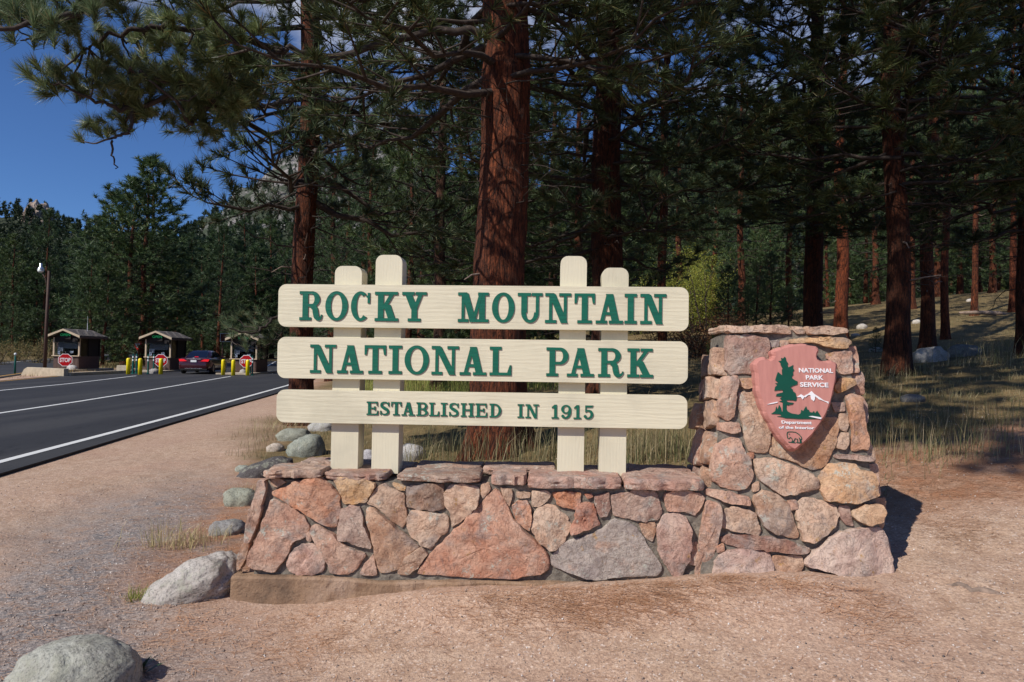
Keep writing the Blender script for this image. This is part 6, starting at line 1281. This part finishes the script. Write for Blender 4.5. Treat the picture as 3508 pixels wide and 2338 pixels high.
for nm, m_, pr in (("lamp_head", "lamp_metal", [(.05, .48), (.07, .46), (.07, .28), (.12, .22), (.18, .12), (.19, .08), (.04, .07)]), ("lamp_lens", "lamp_glass", [(.18, .07), (.16, -.02), (.11, -.08), (.02, -.10)])):
    mb = MB(); mb.lathe(pr[::-1], 16, (-.42, 0, hgt-.02)); o = bpy.data.objects.new(nm, mb.mesh(nm, True)); o.data.materials.append(MATS[m_]); col.objects.link(o); o.parent = t
p = on_z(51, 1282); t = empty("marker_post", (p.x, p.y, 0), "thin green marker post with a white ball on top by the verge", "post")
for nm, m_, pr in (("pole", "post_green", [(.05, -.1), (.045, 1.0), (.02, 1.03)]), ("ball", "post_white", [(.01, 1.03), (.06, 1.06), (.075, 1.11), (.05, 1.17), (.005, 1.185)])):
    mb = MB(); mb.lathe(pr, 12); o = bpy.data.objects.new(nm, mb.mesh(nm, True)); o.data.materials.append(MATS[m_]); col.objects.link(o); o.parent = t
p = base_at(205, 60); mb = MB(); mb.box(-.06, .06, -.06, .06, -.1, 1.9); mb.box(-.3, .3, -.08, -.062, 1.5, 1.95); o = mb.build("post_sign", MATS["pole_brown"], None); o.location = p; tag(o, "plain brown post with small panel in the grass behind the lamp post", "post")

# ------------------------------------------------------------------ cars
def car(loc, rz, paintm, label, plate=True):
    t = empty("car", loc, label, "car"); t.rotation_euler.z = rz
    def add(nm, mat, mb, par=None, smooth=False):
        o = bpy.data.objects.new(nm, mb.mesh(nm, smooth)); o.data.materials.append(MATS[mat]); col.objects.link(o); o.parent = par or t
        return o
    st = [(0.0, .34, .70, .72), (.05, .27, .86, .84), (.18, .24, .985, .895), (.5, .22, 1.01, .92), (1.0, .20, 1.0, .925), (2.0, .20, .97, .925), (3.2, .20, .96, .925), (3.7, .20, .93, .92), (4.3, .22, .84, .90), (4.68, .24, .76, .84), (4.85, .32, .66, .70)]
    mb = MB(); n = 9
    for y, zb, zt, hw in st:
        half = [(hw*.90, zb), (hw*.985, zb+.10), (hw, zb+.30*(zt-zb)+.05), (hw*.995, zb+.62*(zt-zb)), (hw*.965, zb+.85*(zt-zb)), (hw*.90, zt-.02), (hw*.72, zt), (hw*.35, zt+.012), (0, zt+.015)]
        mb.v += [(x, y, z) for x, z in half]+[(-x, y, z) for x, z in half[-2::-1]]
    m_ = 2*n-1
    for i in range(len(st)-1):
        for k in range(m_-1): a = i*m_+k; mb.f.append((a, a+1, a+m_+1, a+m_))
        mb.f.append((i*m_, i*m_+m_, i*m_+2*m_-1, i*m_+m_-1))
    mb.f.append(tuple(range(m_))); mb.f.append(tuple((len(st)-1)*m_+k for k in range(m_)))
    body = add("body", paintm, mb, smooth=True)
    # cabin: loft of the glasshouse, body-coloured roof
    lv = [(.97, .62, 3.72, .80), (1.12, .86, 3.42, .755), (1.30, 1.20, 3.0, .685), (1.42, 1.52, 2.66, .62), (1.465, 1.85, 2.35, .50)]; mb = MB()
    for z, y0, y1, hw in lv: mb.v += [(-hw*.8, y0, z), (-hw*.45, y0-.05*(z < 1.4), z), (hw*.45, y0-.05*(z < 1.4), z), (hw*.8, y0, z), (hw, y0+.22, z), (hw, y1-.25, z), (hw*.8, y1, z), (-hw*.8, y1, z), (-hw, y1-.25, z), (-hw, y0+.22, z)]
    for j in range(4):
        for k in range(10): k2 = (k+1) % 10; mb.f.append((j*10+k, j*10+k2, j*10+10+k2, j*10+10+k))
    mb.f.append(tuple(40+k for k in range(10))); cabin = add("cabin", paintm, mb, smooth=True)
    def pane(nm, q, off):
        mb = MB(); o_ = Vector(off); q = [Vector(a) for a in q]; mb.v = [tuple(a+o_) for a in q]+[tuple(a+o_*-.3) for a in q]; k = len(q); mb.f = [tuple(range(k)), tuple(range(k, 2*k))[::-1]]+[(i, (i+1) % k, k+(i+1) % k, k+i) for i in range(k)]; add(nm, "car_glass", mb, cabin)
    pane("rear_window", [(-.60, .60, 1.0), (.60, .60, 1.0), (.53, 1.17, 1.30), (.44, 1.49, 1.405), (-.44, 1.49, 1.405), (-.53, 1.17, 1.30)], (0, -.045, .03))
    pane("windscreen", [(-.60, 3.70, .99), (.60, 3.70, .99), (.47, 2.70, 1.41), (-.47, 2.70, 1.41)], (0, .02, .02))
    for sx in (-1, 1):
        pane("side_window", [(sx*.775, 1.05, 1.03), (sx*.775, 2.05, 1.03), (sx*.645, 2.05, 1.385), (sx*.65, 1.50, 1.36)], (sx*.022, 0, .004)); pane("side_window", [(sx*.775, 2.13, 1.03), (sx*.775, 3.2, 1.03), (sx*.655, 2.68, 1.36), (sx*.645, 2.13, 1.385)], (sx*.022, 0, .004))
        mb = MB(); mb.box(sx*.90-.09, sx*.90+.11, 2.95, 3.07, .98, 1.12); add("mirror", paintm, mb)
        mb = MB(); mb.prism([(sx*.40, .80), (sx*.83, .78), (sx*.87, .92), (sx*.60, .92)], lambda a, b_, dd: Vector((a, dd-.10*max(0, .86-abs(a))+.05*0, b_)), .02, .20); add("tail_light", "brake_light", mb)
        for yy in (.95, 3.75):
            mb = MB(); cx = sx*.84; prof = []
            for r, xx in ((.20, -.10), (.30, -.10), (.325, -.07), (.325, .07), (.30, .10), (.20, .10)):
                prof.append((r, xx))
            b0 = 0; S2 = 22
            for r, xx in prof: mb.v += [(cx+xx, yy+r*math.cos(2*math.pi*k/S2), .325+r*math.sin(2*math.pi*k/S2)) for k in range(S2)]
            for i in range(5):
                for k in range(S2): k2 = (k+1) % S2; mb.f.append((i*S2+k, i*S2+k2, i*S2+S2+k2, i*S2+S2+k))
            ty = add("wheel", "rubber", mb); mb = MB(); mb.tube([(cx-.09, yy, .325), (cx+.09, yy, .325)], .20, 16); mb.tube([(cx+sx*.085, yy, .325), (cx+sx*.10, yy, .325)], .06, 10); add("rim", "rim", mb, ty)
    for nm, mat, bx in (("trunk_trim", "chrome", (-.42, .42, -.02, .02, .925, .95)), ("bumper_trim", "chrome", (-.50, .50, -.03, .05, .345, .365)), ("number_plate", "sign_white", (-.17, .17, -.035, .01, .74, .87)), ("bumper_lower", "rubber", (-.78, .78, -.012, .2, .24, .34)), ("high_brake_light", "brake_light", (-.11, .11, .585, .66, 1.055, 1.085)), ("badge", "chrome", (-.05, .05, .0, .05, .965, 1.02))):
        mb = MB(); mb.box(*bx); add(nm, mat, mb)
    return t
p = on_z(662, 1283.5); car((p.x, p.y, .018), R(9), "car_maroon", "maroon sedan with lit brake lights waiting at the middle booth")
p = on_z(-40, 1283); car((p.x-.35, p.y-4.6, -.02), R(14), "car_black", "dark car on the exit road by the verge")
